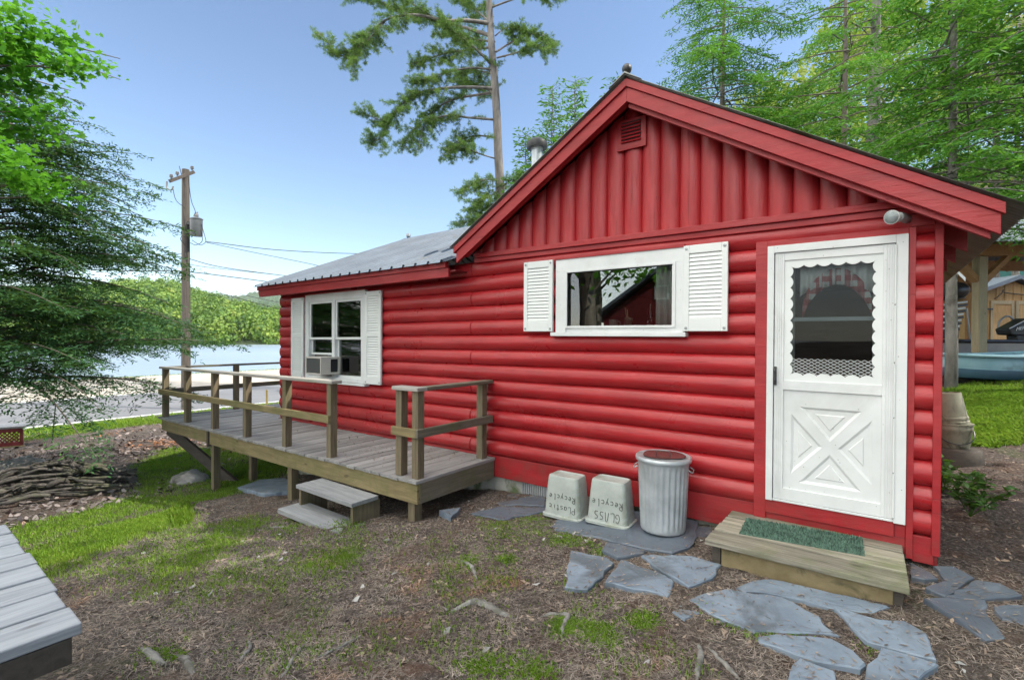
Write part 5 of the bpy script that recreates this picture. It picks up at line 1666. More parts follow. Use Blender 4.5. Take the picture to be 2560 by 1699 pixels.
# pine-board shed behind it
HD = 17.5
hp = sp(2532, 850, HD)
shed = thing('garden_shed', 'pine board shed with double doors behind the shelter', 'shed', (hp[0], hp[1], float(tz(hp[0], hp[1]))))
gzs = float(tz(hp[0], hp[1]))-.3
def S(u, v, w_=0):
    """shed face: u along, v up (world z), w away"""
    p = hp+rx*u+fy*w_
    return np.array([p[0], p[1], v])
ze = sp(2440, 742, HD)[2]; za = sp(2532, 700, HD)[2]
hw = 1.55
b = MB(); b.prism([S(-hw, gzs), S(hw, gzs), S(hw, ze), S(0, za-.05), S(-hw, ze)], fy*3); b.build('wall', 'pine_board', shed)
b = MB()
for k in range(11):
    u = -hw+.05+k*.3
    b.bar(S(u, gzs, -.012), S(u, ze+(za-ze)*(1-abs(u)/hw)-.06, -.012), .045, .02, tuple(fy))
b.build('batten', 'pine_board', shed)
b = MB()
for s_ in (-1, 1):
    b.prism([S(0, za+.02, -.25), S(s_*(hw+.3), ze-.06, -.25), S(s_*(hw+.3), ze+.07, -.25), S(0, za+.16, -.25)], fy*3.4)
b.build('roof', 'roof_metal', shed)
for s_ in (-1, 1):
    b = MB(); zt = sp(2532, 752, HD)[2]
    b.prism([S(s_*.03, gzs+.1, -.05), S(s_*.86, gzs+.1, -.05), S(s_*.86, zt, -.05), S(s_*.03, zt, -.05)], fy*.03)
    dr_ = b.build('door', 'pine_board', shed)
    b = MB()
    for ua in (.03, .76):
        b.prism([S(s_*ua, gzs+.1, -.075), S(s_*(ua+.1), gzs+.1, -.075), S(s_*(ua+.1), zt, -.075), S(s_*ua, zt, -.075)], fy*.024)
    b.prism([S(s_*.13, zt-.12, -.075), S(s_*.76, zt-.12, -.075), S(s_*.76, zt, -.075), S(s_*.13, zt, -.075)], fy*.024)
    b.build('door_frame', 'timber_z', dr_)
    b = MB(); b.prism([S(s_*.80, zt-.33, -.09), S(s_*1.0, zt-.33, -.09), S(s_*1.0, zt-.27, -.09), S(s_*.80, zt-.27, -.09)], fy*.014); b.build('hinge', 'black_metal', dr_)
b = MB(); b.tube(curve([S(-.75, zt+.06, -.08), S(-.62, zt+.22, -.16), S(-.55, zt+.36, -.2), S(-.5, zt+.30, -.12), S(0, zt+.24, -.08), S(.5, zt+.22, -.12), S(.56, zt+.40, -.2), S(.64, zt+.1, -.12)], 30), .022, 6)
tag(b.build('antlers', 'dark_timber', smooth=True), 'dark antlers hung above the shed doors', 'antlers')

# aluminium motorboat under the shelter
MD = 13.6
bo = sp(2420, 880, MD)
boat = thing('motorboat', 'grey aluminium motorboat with black rubbing rail under the shelter', 'boat', bo)
zk = sp(2400, 935, MD)[2]; zr = sp(2400, 852, MD)[2]
x_bow = -3.4; x_st = float((sp(2548, 880, MD)-bo)@rx)
def hullpts(u, k):
    """u along from bow 0 to stern 1"""
    wid = .95*min(1, (u*2.4+.02))**.6
    rise = .25*max(0, .45-u)**1.3*2
    prof = [(0, zk+rise), (.55*wid, zk+.08+rise), (.86*wid, zk+.28+rise*.7), (1.0*wid, zr-.06), (1.03*wid, zr)]
    return prof[k]
for side in (0,):
    rows = []
    for u in np.linspace(0, 1, 22):
        x_ = x_bow+(x_st-x_bow)*u
        r_ = []
        for sgn in (1, -1):
            ks = range(4, -1, -1) if sgn == 1 else range(1, 5)
            for k in ks:
                w_, z_ = hullpts(u, k)
                p = bo+rx*x_-fy*sgn*w_
                r_.append((p[0], p[1], z_))
        rows.append(r_)
    b = MB().grid(rows)
    b.add(rows[-1], [tuple(range(9))])
    b.build('hull', 'aluminium', boat, smooth=True, solid=.02)
b = MB()
for sgn in (1, -1):
    b.tube([bo+rx*(x_bow+(x_st-x_bow)*u)-fy*sgn*hullpts(u, 4)[0]+np.array([0, 0, hullpts(u, 4)[1]-bo[2]]) for u in np.linspace(0, 1, 20)], .05, 8)
b.build('rubbing_rail', 'rubber_black', boat, smooth=True)
b = MB(); c = sp(2518, 835, MD); b.tube(curve([c+rx*-.28+np.array([0, 0, 0]), c-rx*.22+np.array([0, 0, .34]), c+np.array([0, 0, .5]), c+rx*.18+np.array([0, 0, .36]), c+rx*.2], 20), .025, 8); b.build('grab_rail', 'grey_metal', boat, smooth=True)
b = MB(); c = sp(2383, 846, MD)
b.prism([c+rx*-.55, c+rx*.17, c+rx*.18+np.array([0, 0, .45]), c+rx*.10+np.array([0, 0, .62]), c+rx*-.25+np.array([0, 0, .72]), c+rx*-.6+np.array([0, 0, .7])], fy*.7)
b.build('covered_seat', 'rubber_black', boat, bevel=.04)
b = MB(); c0 = sp(2425, 848, MD); b.tube([c0, sp(2417, 770, MD)], .022, 6); b.build('antenna', 'grey_metal', boat)
ob = thing('outboard_motor', 'black outboard motor with white lettering on the boat stern', 'outboard motor', sp(2555, 870, 13.3))
c = sp(2552, 822, 13.2)
b = MB(); b.prism([c+rx*-.30+np.array([0, 0, .0]), c+rx*-.24+np.array([0, 0, -.16]), c+rx*.42+np.array([0, 0, -.2]), c+rx*.5+np.array([0, 0, .22]), c+rx*.25+np.array([0, 0, .30])], fy*.42); b.build('cowling', 'rubber_black', ob, bevel=.03)
b = MB(); b.prism([c+rx*-.10+np.array([0, 0, -.17]), c+rx*.25+np.array([0, 0, -.2]), c+rx*.2+np.array([0, 0, -.9]), c+rx*.0+np.array([0, 0, -.9])], fy*.3); b.build('leg', 'rubber_black', ob, bevel=.02)
b = MB(); b.bar(c+rx*-.31+np.array([0, 0, .012])-fy*.006, c+rx*.26+np.array([0, 0, .315])-fy*.006, .02, .02); b.build('trim_line', 'aluminium', ob)
fc = bpy.data.curves.new('motor_text', 'FONT'); fc.body = 'MERCURY'; fc.size = .125; fc.extrude = .004; fc.shear = .35; fc.align_x = 'LEFT'
fo = bpy.data.objects.new('tmp_text', fc); COL.objects.link(fo)
bpy.context.view_layer.update()
me = bpy.data.meshes.new_from_object(fo.evaluated_get(bpy.context.evaluated_depsgraph_get()))
bpy.data.objects.remove(fo)
p0 = c+rx*-.17+np.array([0, 0, -.05])-fy*.036
b = MB()
b.v = [tuple(p0+rx*(v.co.x*1.0)+np.array([0, 0, v.co.y+.18*v.co.x])-fy*(v.co.z)) for v in me.vertices]
b.f = [list(p.vertices) for p in me.polygons]
b.build('lettering', 'white_ink', ob)

# blue rowboat lying on the grass
RD = 11.2
ro = sp(2500, 925, RD)
rb = thing('rowboat', 'pale blue rowboat lying on the grass behind the slim trunk', 'boat', ro)
zk = float(tz(ro[0], ro[1]))+.0; zr0 = sp(2450, 882, RD)[2]
rows = []
xb = -1.9; xs_ = 2.2
for u in np.linspace(0, 1, 26):
    wid = .68*(max(.0, 1-abs(2*u-1.1)**2.6))**.6+.02
    zt = zr0+.10*(2*u-1)**2-.10+.10*u
    kz = zk+.10*(2*u-1)**2
    prof = [(1.06*wid, zt), (1.0*wid, zt-.015), (.93*wid, kz+(zt-kz)*.48), (.96*wid, kz+(zt-kz)*.45), (.72*wid, kz+.05), (0, kz)]
    r_ = [(wv, z) for wv, z in prof]+[(-wv, z) for wv, z in prof[-2::-1]]
    rows.append([ro+rx*(xb+(xs_-xb)*u)-fy*wv+np.array([0, 0, z-ro[2]]) for wv, z in r_])
up_ = MB(); lo_ = MB(); gw = MB()
up_.grid([r_[1:4] for r_ in rows]).grid([r_[7:10] for r_ in rows])
lo_.grid([r_[3:8] for r_ in rows])
gw.tube([r_[0] for r_ in rows], .035, 8).tube([r_[-1] for r_ in rows], .035, 8)
up_.build('topsides', 'boat_blue', rb, smooth=True, solid=.012); lo_.build('bottom', 'boat_blue_dark', rb, smooth=True, solid=.012); gw.build('gunwale', 'boat_blue', rb, smooth=True)
b = MB()
for u in (7, 13, 19):
    p = rows[u][2]; q = rows[u][8]
    b.bar(p+np.array([0, 0, .1]), q+np.array([0, 0, .1]), .22, .03)
b.build('thwart', 'boat_blue', rb)
# kayak hung under the shelter's near end
kd = 12.9
kc = sp(2385, 728, kd)
b = MB(); tt = np.linspace(-1, 1, 15)
b.tube([kc+rx*(.42*t-.05)+np.array([0, 0, .06*t]) for t in tt], .24*np.sqrt(np.clip(1-np.abs(tt)**2.4, .02, 1)), 14)
b.v = [tuple(np.array(v)*np.array([1, 1, 1])) for v in b.v]
kay = tag(b.build('kayak', 'rubber_black', smooth=True), 'black kayak slung beneath the timber shelter', 'kayak')
kb = MB()
for k in range(5):
    z_ = kc[2]-.32-.16*k
    kb.bar(np.r_[(kc-rx*.9)[:2], z_-.12], np.r_[(kc+rx*(.35-.05*k))[:2], z_+.05], .03, .045)
rk = thing('paddle_rack', 'rack of black and white slats under the kayak', 'rack', kc-np.array([0, 0, 1.2]))
kb.build('slats', 'white_plastic', rk)
kb = MB()
for k in range(5):
    z_ = kc[2]-.40-.16*k
    kb.bar(np.r_[(kc-rx*.9)[:2], z_-.12], np.r_[(kc+rx*(.35-.05*k))[:2], z_+.05], .03, .06)
kb.build('slots', 'rubber_black', rk)
# teal tarp and pale house wall behind the shed
q = sp(2500, 690, 24)
hs2 = thing('pale_house', 'pale sided house with green window behind the shed', 'house', q-np.array([0, 0, 3]))
b = MB(); b.prism([q-rx*3.2+np.array([0, 0, -4]), q+rx*6+np.array([0, 0, -4]), q+rx*6+np.array([0, 0, 1.2]), q-rx*3.2+np.array([0, 0, 1.2])], fy*5); b.build('wall', 'white_plastic', hs2)
b = MB(); b.prism([q-rx*.3+np.array([0, 0, -.6])-fy*.05, q+rx*1.6+np.array([0, 0, -.6])-fy*.05, q+rx*1.6+np.array([0, 0, .7])-fy*.05, q-rx*.3+np.array([0, 0, .7])-fy*.05], fy*.04); b.build('window', 'teal_cloth', hs2)

# stacked buckets on a dark stump behind the corner
bp_ = at_depth(2382, 1190, 5.9); bx, by = bp_[0], bp_[1]; bz = float(tz(bx, by))
tag(MB().lathe([(.24, -.1), (.26, .05), (.24, .16), (.22, .18), (0, .18)], (bx+.02, by, bz), 18).build('tree_stump', 'dark_timber', smooth=True), 'dark stump under the stacked buckets', 'stump')
b1 = thing('bucket', 'dirty white bucket with a wire bail, lower of the stacked pair', 'bucket', (bx, by, bz+.18), 'buckets behind the cabin corner')
MB().lathe([(0, 0), (.145, 0), (.150, .01), (.172, .20), (.18, .21), (.18, .24), (.176, .25), (.176, .27), (.186, .275), (.186, .29), (.16, .29)], (bx, by, bz+.18), 30).build('bucket_body', 'bucket_plastic', b1, smooth=True)
b = MB(); P = [(bx+.187*math.cos(a), by+.187*math.sin(a), bz+.40-.16*math.sin(PI*k/16)) for k, a in enumerate(np.linspace(R(180), R(380), 17))]; b.tube(P, .006, 6); b.build('bail', 'black_metal', b1, smooth=True)
b2 = thing('bucket', 'mildewed white bucket turned upside down on the other bucket', 'bucket', (bx, by, bz+.44), 'buckets behind the cabin corner')
b = MB().lathe([(.172, 0), (.172, .035), (.164, .04), (.164, .06), (.168, .065), (.166, .085), (.158, .09), (.128, .36), (.122, .372), (.115, .372), (.112, .362), (0, .362)], (0, 0, 0), 30, cap=False)
tl = R(6); b.v = [(bx-.02+x*math.cos(tl)-z*math.sin(tl)*1.0, by+y, bz+.455+x*math.sin(tl)+z*math.cos(tl)) for x, y, z in b.v]
b.build('bucket_body', 'bucket_plastic', b2, smooth=True)

# ================================================================== ROADSIDE
PD = 19.0
pb = at_depth(465, 1035, PD)
up = thing('utility_pole', 'weathered wooden utility pole with a grey transformer by the lake road', 'utility pole', (pb[0], pb[1], float(tz(pb[0], pb[1]))))
ptop = at_depth(464, 424, PD)
MB().tube([(pb[0], pb[1], float(tz(pb[0], pb[1]))-.5), (pb[0]*.5+ptop[0]*.5, pb[1]*.5+ptop[1]*.5, 3.2), ptop], [.165, .148, .125], 14).build('pole', 'pole_wood', up, smooth=True)
b = MB(); xa, xb_ = at_depth(424, 453, 18.4), at_depth(485, 430, 19.2); b.bar(xa, xb_, .10, .12); arm = b.build('crossarm', 'pole_wood', up, bevel=.005)
for p in (at_depth(428, 450, 18.4), at_depth(443, 443, 18.6), at_depth(480, 429, 19.1)):
    MB().lathe([(.03, 0), (.03, .05), (.07, .06), (.07, .09), (.04, .10), (.06, .12), (.06, .15), (.02, .17)], p+np.array([0, 0, .05]), 10).build('insulator', 'porcelain', arm, smooth=True)
b = MB(); c = at_depth(417, 462, 18.4); b.tube(curve([c+np.array([.0, 0, .12]), c, c+np.array([.0, .0, -.12]), c+np.array([.12, .1, -.2]), c+np.array([.18, .15, -.05])], 12), .03, 6); b.build('fuse_cutout', 'porcelain', up, smooth=True)
c = at_depth(491, 590, 18.85)
tr_ = MB().lathe([(0, 0), (.20, 0), (.21, .02), (.21, .62), (.225, .63), (.225, .66), (.15, .70), (0, .71)], c, 22).build('transformer', 'transformer_grey', up, smooth=True)
for dx in (-.08, .08):
    MB().lathe([(.05, 0), (.035, .03), (.055, .05), (.035, .08), (.055, .1), (.03, .14), (.03, .22)], c+np.array([dx, 0, .69]), 10).build('bushing', 'porcelain', tr_, smooth=True)
b = MB(); b.bar(c+np.array([0, 0, .5]), np.array([pb[0], pb[1], c[2]+.5]), .08, .08); b.bar(c+np.array([0, 0, .15]), np.array([pb[0], pb[1], c[2]+.15]), .08, .08); b.build('transformer_bracket', 'black_metal', up)
b = MB()
for seq in ([(470, 440), (478, 500), (488, 528), (484, 540)], [(432, 470), (440, 500), (462, 520)], [(503, 560), (512, 590), (514, 605), (500, 612), (480, 600)], [(498, 560), (506, 600), (490, 612), (476, 607)], [(462, 612), (452, 600), (454, 590), (462, 592)], [(448, 415), (456, 445), (462, 465)]):
    b.tube(curve([at_depth(x, y, 18.8) for x, y in seq], 16), .012, 5)
b.build('pole_wiring', 'wire_black', up, smooth=True)
def wire(pts, label, r_=.011):
    C = curve([at_depth(*p) for p in pts], 24)
    tag(MB().tube(C, r_, 5).build('power_line', 'wire_black', smooth=True), label, 'wire', 'wires from the utility pole')
wire([(516, 604, 18.8), (700, 625, 22), (900, 634, 27), (1150, 634, 34)], 'topmost wire from the transformer towards the roof', .016)
wire([(516, 606, 18.8), (640, 632, 19.5), (800, 665, 20), (960, 705, 20.5)], 'wire sagging from the transformer to the eave')
wire([(474, 647, 19), (540, 665, 20), (640, 680, 22), (780, 697, 25)], 'upper wire of the pair under the transformer', .014)
wire([(474, 661, 19), (520, 668, 20), (640, 681, 22), (720, 690, 24)], 'looped wire just under the upper pair', .010)
wire([(200, 672, 13), (330, 677, 16), (466, 679, 19), (600, 695, 22), (760, 716, 26)], 'lowest straight wire crossing the pole', .018)
wire([(400, 640, 19.2), (440, 636, 19), (466, 632, 19)], 'short wire leaving the pole on the left side')
wire([(550, 732, 21), (640, 757, 21), (720, 777, 21)], 'low wire crossing the hillside left of the eave')
wire([(600, 735, 24), (660, 748, 24), (720, 760, 24)], 'faint wire above the low one at the hillside')
# red lattice box
LD = 12.4
l0 = at_depth(-70, 1098, LD-.5); l1 = at_depth(58, 1088, LD)
zb_ = float(tz(l1[0], l1[1])); zt_ = at_depth(58, 1068, LD)[2]
lt = thing('lattice_box', 'red lattice screened box with a grey top at the roadside', 'lattice box', (l1[0], l1[1], zb_))
dx_ = unit(np.array([l1[0]-l0[0], l1[1]-l0[1], 0])); Lx = np.linalg.norm((l1-l0)[:2]); nx_ = np.array([-dx_[1], dx_[0], 0])
b = MB(); n_ = int(Lx/.085)+8
hgt = zt_-zb_-.14
for k in range(-8, n_):
    for s_ in (1, -1):
        a_ = np.array([k*.085, 0]) if s_ == 1 else np.array([k*.085+hgt, 0])
        c_ = np.array([k*.085+hgt, hgt]) if s_ == 1 else np.array([k*.085, hgt])
        # clip to the panel
        P = []
        for t_ in np.linspace(0, 1, 30):
            q = a_+(c_-a_)*t_
            if .06 <= q[0] <= Lx-.06:
                P.append(q)
        if len(P) > 3:
            f = lambda q: l1*np.array([1, 1, 0])-dx_*q[0]+np.array([0, 0, zb_+.10+q[1]])-nx_*(.008 if s_ == 1 else 0)
            b.bar(f(P[0]), f(P[-1]), .026, .008, tuple(nx_))
b.build('lattice', 'lattice_red', lt)
b = MB(); e0 = l1*np.array([1, 1, 0]); e1 = e0-dx_*Lx
for z_ in (zb_+.07, zt_-.05):
    b.bar(e0+np.array([0, 0, z_]), e1+np.array([0, 0, z_]), .06, .09)
b.bar(e0-dx_*.03+np.array([0, 0, zb_-.02]), e0-dx_*.03+np.array([0, 0, zt_-.01]), .06, .06, tuple(dx_))
b.build('lattice_frame', 'lattice_red', lt)
b = MB(); b.prism([e0+dx_*.06-nx_*.06+np.array([0, 0, zt_]), e1-nx_*.06+np.array([0, 0, zt_]), e1+nx_*.6+np.array([0, 0, zt_+.0]), e0+dx_*.06+nx_*.6+np.array([0, 0, zt_+.0])], (0, 0, .045)); b.build('box_top', 'grey_plank_x', lt)
b = MB(); b.bar(e0+dx_*.05+np.array([0, 0, zb_-.03])-nx_*.05, e1+np.array([0, 0, zb_-.03])-nx_*.05, .14, .1); b.build('base_timber', 'deck_x', lt)
q = ground_at(129, 1108); q2 = at_depth(139, 1010, float(to_px(q)[2]))
tag(MB().tube([q-np.array([0, 0, .1]), q2], .013, 6).build('marker_stake', 'black_metal', smooth=True), 'thin dark driveway marker rod leaning beside the lattice box', 'stake')
q = ground_at(668, 1010); q = at_depth(668, 1006, 17.0); q2 = at_depth(667, 974, 17.0)
tag(MB().tube([q-np.array([0, 0, .8]), q2], .035, 8).build('bollard', 'yellow_paint', smooth=True), 'short yellow post beside the road beyond the deck', 'post')

# ================================================================== GROUND COVER
def world_poly(pts):
    return [tuple(ground_at(*q)[:2]) for q in pts]
def sample_poly(P, n, r):
    P = np.array(P); lo, hi = P.min(0), P.max(0)
    area = (hi-lo).prod()
    q = lo+(hi-lo)*r.random((n, 2))
    return q[in_poly(q[:, 0], q[:, 1], [tuple(p) for p in P])]
def fieldn(x, y, s, seed=0):
    return (np.sin(x*s+1.3*np.sin(y*s*.7+seed))+np.sin(y*s*1.3+1.7*np.sin(x*s*.9+seed*2))+np.sin((x+y)*s*2.3+seed*3)*.7+np.sin((x-1.4*y)*s*4.1+seed)*.5)/3.2
def blades(xy, h, wd, r, lean=.5):
    n_ = len(xy)
    z = tz(xy[:, 0], xy[:, 1])-.004
    p = np.column_stack([xy, z])
    a = r.random(n_)*2*PI; dr = np.stack([np.cos(a), np.sin(a), 0*a], 1); sd_ = np.stack([-np.sin(a), np.cos(a), 0*a], 1)
    hh = (h*(.45+.9*r.random(n_)))[:, None]
    ln = (lean*(.3+r.random(n_)))[:, None]
    up_ = np.array([0, 0, 1.])
    ww = wd*(.7+.6*r.random(n_))[:, None]
    m_ = p+up_*hh*.6+dr*hh*ln*.35; tp_ = p+up_*hh*(1-.25*ln)+dr*hh*ln*1.0
    return np.stack([p-sd_*ww, p+sd_*ww, m_+sd_*ww*.8, tp_, m_-sd_*ww*.8], 1)
r = np.random.default_rng(77)
SETS = []
def patch(pts, n, h, wd, thr, s, seed, lean=.5, soft=.035):
    xy = sample_poly(world_poly(pts), n, r)
    f = fieldn(xy[:, 0], xy[:, 1], s, seed)+.45*fieldn(xy[:, 0], xy[:, 1], s*3.7, seed+5)
    xy = xy[f+.5*r.standard_normal(len(f)) > thr]
    xy = xy+soft*r.standard_normal(xy.shape)*np.minimum(1, .4+r.random((len(xy), 1))**3*3)
    SETS.append(blades(xy, h, wd, r, lean))
# lawn sweeping from the table to the deck and beyond it
patch([(0, 1385), (120, 1345), (330, 1290), (480, 1255), (640, 1218), (740, 1160), (720, 1120), (420, 1120), (345, 1165), (340, 1195), (350, 1230), (230, 1275), (0, 1320)], 150000, .045, .0026, -.35, 1.5, 1, soft=.16)
patch([(0, 1400), (200, 1330), (420, 1280), (470, 1300), (440, 1330), (330, 1350), (200, 1390), (100, 1420)], 40000, .045, .0024, -.1, 2.2, 2, soft=.12)
patch([(420, 1285), (450, 1260), (480, 1275), (478, 1310), (430, 1320)], 2500, .10, .0025, -.8, 1, 3)
patch([(60, 1420), (330, 1350), (620, 1290), (900, 1300), (900, 1420), (400, 1500), (150, 1480)], 60000, .04, .002, .45, 3.1, 4, soft=.08)
patch([(420, 1400), (410, 1440), (390, 1480), (375, 1470), (400, 1410)], 900, .06, .002, -.5, 2, 5)
# scattered tufts over the yard
patch([(300, 1699), (500, 1400), (900, 1330), (1200, 1290), (1420, 1420), (1800, 1699)], 60000, .035, .0018, .62, 4.6, 6)
patch([(0, 1110), (90, 1100), (340, 1065), (420, 1060), (420, 1052), (330, 1050), (60, 1078)], 9000, .10, .004, -.2, 1, 7)
# grass right of the cabin
patch([(2345, 1010), (2560, 975), (2560, 1110), (2480, 1120), (2400, 1115), (2345, 1095)], 42000, .075, .0045, -.35, 1.4, 8, .9)
patch([(2340, 975), (2560, 940), (2560, 985), (2345, 1010)], 16000, .08, .004, -.1, 1.5, 9)
patch([(2360, 985), (2420, 975), (2410, 1000), (2365, 1005)], 2000, .12, .006, -1, 1, 10)
# strip on the lake shore
for _ in (0,):
    xy = np.column_stack([-42.2+1.6*r.random(16000)*r.random(16000), -30+80*r.random(16000)])
    SETS.append(blades(xy, .22, .03, r, .5))
    xy = np.column_stack([-20.3+1.2*r.random(16000), -25+45*r.random(16000)])
    SETS.append(blades(xy, .12, .008, r, .5))
tag(polymesh('grass', np.concatenate(SETS), 'grass_blade'), 'short green grass in patches across the yard', 'grass', kind='stuff')
# moss: low dense cushions along the stones and roots
SETS = []
patch(c7((80, 490), (270, 530), (560, 480), (600, 590), (520, 660), (300, 640), (120, 560)), 9300, .018, .0022, -0.07, 5, 11, .8, .05)
patch(c7((640, 600), (900, 670), (880, 700), (640, 690), (540, 690)), 3100, .02, .002, -0.12, 5, 12, .8, .05)
patch(c7((860, 735), (930, 705), (950, 720), (900, 755)), 434, .02, .002, -1.82, 5, 13, .8, .05)
patch(c7((600, 1200), (680, 1155), (770, 1180), (760, 1260), (640, 1280)), 2790, .02, .002, -0.72, 5, 14, .8, .05)
patch(c7((780, 1200), (900, 1180), (1060, 1270), (980, 1350), (800, 1300)), 3410, .02, .002, -0.22, 5, 15, .8, .05)
patch(c7((1110, 1130), (1250, 1120), (1290, 1190), (1240, 1290), (1120, 1200)), 2790, .02, .002, -0.22, 5, 16, .8, .05)
patch(c7((0, 1470), (300, 1380), (520, 1420), (640, 1568), (100, 1568)), 7440, .03, .002, 0.13, 5, 17, .8, .05)
patch(c7((240, 770), (330, 750), (370, 790), (280, 810)), 1116, .02, .002, -0.82, 5, 18, .8, .05)
patch(c7((0, 760), (90, 740), (130, 790), (60, 860), (0, 860)), 1550, .02, .002, -0.12, 5, 19, .8, .05)
patch(c8((0, 900), (150, 1040), (400, 1140), (700, 1140), (860, 1150), (700, 1125), (400, 1105), (180, 1020), (20, 890)), 3100, .02, .002, -1.02, 5, 20, .8, .05)
patch(c8((1210, 1215), (1300, 1225), (1290, 1245), (1220, 1240)), 310, .02, .002, -1.82, 5, 21, .8, .05)
patch([(350, 1625), (420, 1622), (470, 1640), (440, 1650), (370, 1640)], 1500, .02, .002, -.8, 5, 22, .8)
tag(polymesh('moss', np.concatenate(SETS), 'moss_green'), 'bright green moss cushions beside flagstones and roots', 'moss', kind='stuff')
# fallen needles and leaf bits over the whole yard
def litter(n, box, l, wd, seed, mat, name, label, lift=.006, tilt=.18, keep=None, shape=4):
    r2 = np.random.default_rng(seed)
    x = box[0]+(box[1]-box[0])*r2.random(n); y = box[2]+(box[3]-box[2])*r2.random(n)
    if keep is not None:
        k = keep(x, y, r2); x = x[k]; y = y[k]
    n = len(x)
    p = np.column_stack([x, y, tz(x, y)+lift*(.3+r2.random(n))])
    a = unit(np.column_stack([r2.standard_normal((n, 2)), tilt*r2.standard_normal(n)]))
    s_ = unit(np.cross(np.array([0, 0, 1.])+.3*r2.standard_normal((n, 3)), a))
    ll = (l*(.5+.9*r2.random(n)))[:, None]; ww = (wd*(.6+.8*r2.random(n)))[:, None]
    bend = s_*ll*.25*r2.standard_normal((n, 1))
    V = np.stack([p-a*ll-s_*ww*.4+bend, p-s_*ww, p+a*ll-s_*ww*.2+bend, p+a*ll+s_*ww*.2+bend, p+s_*ww, p-a*ll+s_*ww*.4+bend], 1)
    return polymesh(name, V, mat)
near = lambda x, y, r2: r2.random(len(x)) < np.clip(1.6/np.hypot(x-CAM[0], y-CAM[1])**1.1, .06, 1)
V1 = litter(330000, (-7.5, 2.2, -4.2, .1),   .026, .0013, 81, 'needle_litter', 'pine_needles', '', keep=lambda x, y, r2: (r2.random(len(x)) < np.clip(4.5/(.5+np.hypot(x, y+4.6)**1.5), .05, 1)) & ~((y < -4.0) & (x < -2.2)))
tag(V1, 'brown fallen needles scattered over the yard', 'needles', kind='stuff')
V2 = litter(34000, (-9.5, 2.5, -4.2, 6), .017, .008, 82, 'dead_leaf', 'leaf_litter', '', lift=.008, tilt=.35, keep=lambda x, y, r2: ((y < -.02) | (x > .4)) & (r2.random(len(x)) < np.clip(3.2/(np.hypot(x, y+4.6)), .1, 1)))
tag(V2, 'brown leaf crumbs and bark bits over the yard', 'leaves', kind='stuff')
V3 = litter(9000, (-19, -9, -6, 2.0), .05, .03, 83, 'gravel_chip', 'gravel', '', lift=.02, tilt=.5, keep=lambda x, y, r2: fieldn(x, y, .8, 3)+.3*r2.standard_normal(len(x)) > .0)
tag(V3, 'grey stone chips and dead leaves on the bank above the road', 'gravel', kind='stuff')
V4 = litter(130, (-6, 2, -3.6, -.3), .022, .014, 85, 'pale_stone', 'pebbles', '', lift=.012, tilt=.3)
tag(V4, 'pale pebbles and bleached leaf scraps dotted over the yard', 'pebbles', kind='stuff')
Q = []
r2 = np.random.default_rng(86)
for O, zf, c in STONES:
    for i in range(len(O)):
        for k in range(7):
            t_ = abs(r2.standard_normal())*.045 if k < 6 else r2.random()*.45
            d_ = c-O[i]; d_ = d_/max(.05, np.linalg.norm(d_))
            q = O[i]+d_*t_+.02*r2.standard_normal(2)
            if in_poly(q[:1], q[1:], [tuple(o_) for o_ in O])[0]:
                Q.append((q[0], q[1], zf(q)+.003+.004*r2.random()))
p = np.array(Q); n = len(p)
a = unit(np.column_stack([r2.standard_normal((n, 2)), .08*r2.standard_normal(n)])); s_ = unit(np.cross(a, [0, 0, 1.]))
ll = (.020*(.4+r2.random(n)))[:, None]; ww = (np.where(r2.random(n) < .22, .0055, .0013))[:, None]
tag(polymesh('stone_litter', np.stack([p-a*ll, p-s_*ww, p+a*ll, p+s_*ww], 1), 'needle_litter'), 'dry needles and crumbs creeping over the flagstone edges', 'needles', kind='stuff')
V5 = litter(420, (-7, 2.2, -3.9, -.15), .085, .0032, 87, 'bark_stick', 'twigs', '', lift=.012, tilt=.10, keep=lambda x, y, r2: ~((y < -3.6) & (x < -1.6)))
tag(V5, 'thin dead twigs lying over the yard', 'twigs', kind='stuff')
# needles and dry bits lying on the deck
r2 = np.random.default_rng(84)
n = 900
cxy = np.array([(-5.9, -.45), (-5.3, -.5), (-4.9, -.9), (-4.4, -.4), (-6.6, -.3), (-4.2, -.15)])[r2.integers(0, 6, n)]+r2.standard_normal((n, 2))*np.array([.30, .16])
k = (cxy[:, 1] > -1.22) & (cxy[:, 1] < -.08) & (cxy[:, 0] < -3.75)
cxy = cxy[k]; n = len(cxy)
p = np.column_stack([cxy, DZ+dsh(cxy[:, 0])+.006+.01*r2.random(n)])
a = unit(np.column_stack([r2.standard_normal((n, 2)), .2*r2.standard_normal(n)])); s_ = unit(np.cross(a, [0, 0, 1.]))
ll = (.03*(.4+r2.random(n)))[:, None]; ww = (np.where(r2.random(n) < .25, .006, .0014))[:, None]
tag(polymesh('deck_litter', np.stack([p-a*ll, p-s_*ww, p+a*ll, p+s_*ww], 1), 'dead_leaf'), 'dry needles and leaf bits strewn on the deck boards', 'leaves', kind='stuff')
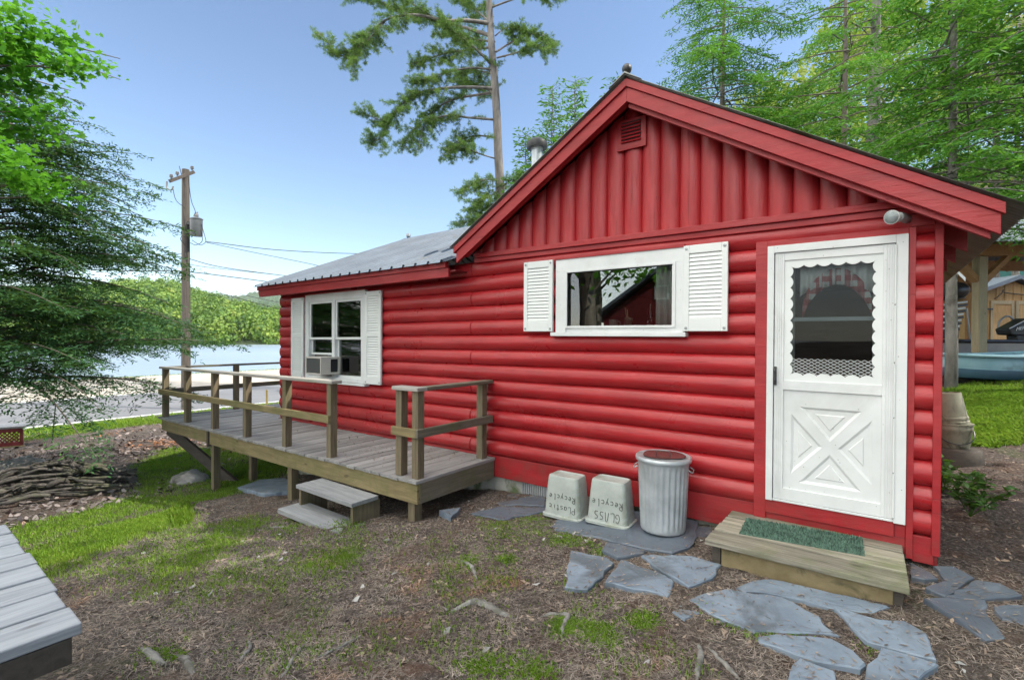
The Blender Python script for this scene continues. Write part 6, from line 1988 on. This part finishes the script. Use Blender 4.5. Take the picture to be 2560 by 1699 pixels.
# small plants beside the corner
def plant(c, h, nst, label, seed, mat='shrub_leaf'):
    r2 = np.random.default_rng(seed)
    t = thing('small_plant', label, 'plant', c, 'young plants behind the cabin corner')
    b = MB(); Q = []
    for k in range(nst):
        e = np.array(c)+np.array([.12*r2.standard_normal(), .12*r2.standard_normal(), h*(.7+.4*r2.random())])
        C = curve([np.array(c), (np.array(c)+e)/2+.03*r2.standard_normal(3), e], 8)
        b.tube(C, np.linspace(.006, .003, 8), 5)
        for u in np.linspace(.45, 1, 7):
            i = int(u*7)
            for q in range(6):
                Q.append(C[i]+.012*r2.standard_normal(3))
    b.build('stem', 'shrub_leaf', t)
    Q = np.array(Q); n_ = len(Q)
    a = unit(r2.standard_normal((n_, 3))*np.array([1, 1, .3])+np.array([0, 0, .25])); s_ = unit(np.cross(a, np.array([0, 0, 1.])+.3*r2.standard_normal((n_, 3))))
    L = (.085*(.6+.6*r2.random(n_)))[:, None]
    polymesh('leaf', np.stack([Q, Q+a*L*.5+s_*L*.3, Q+a*L, Q+a*L*.5-s_*L*.3], 1), mat, t)['kind'] = 'stuff'
for (x, y, h, ns, lb, sd_) in ((2352, 1235, .34, 4, 'leafy seedling clump pressed against the cabin corner', 1), (2378, 1225, .24, 2, 'pale thin seedling just right of the corner clump', 2), (2425, 1290, .36, 5, 'tallest dark seedling, out in the leaf litter', 3)):
    plant(ground_at(x, y), h, ns, lb, sd_)
# far-off wood behind the hemlocks
def woods():
    C = []; Rr = []
    for k in range(300):
        x = rng.uniform(1500, 3400); d = rng.uniform(30, 62)
        p = gpos(x, d)
        h = rng.uniform(1, 9+max(0, min(22, (x-1650)/28)))
        C.append(p+np.array([0, 0, h])); Rr.append(rng.uniform(1.6, 3.0))
    V = crowns(np.array(C), np.array(Rr), 420, .17)
    x, y, dep = to_px(V[:, 0])
    V = V[~((dep > 0) & (x < 1640))]
    tag(polymesh('distant_woods', V, 'woods_leaf'), 'sunlit yellow green woods rising behind the hemlocks', 'woods', kind='stuff')
woods()

# ================================================================== AIR
def haze_box():
    b = MB().box((-2100, -900, -12), (900, 2300, 195))
    o = b.build('haze', 'hill_floor')
    o.data.materials.clear()
    mt, n = new_mat('air')
    p = nd(n, 'ShaderNodeVolumePrincipled')
    p.inputs['Color'].default_value = (.80, .88, 1.0, 1)
    p.inputs['Density'].default_value = HAZE
    p.inputs['Anisotropy'].default_value = .3
    oo = nd(n, 'ShaderNodeOutputMaterial')
    n.links.new(p.outputs[0], oo.inputs['Volume'])
    o.data.materials.append(mt)
    tag(o, kind='stuff')
HAZE = .00008
haze_box()
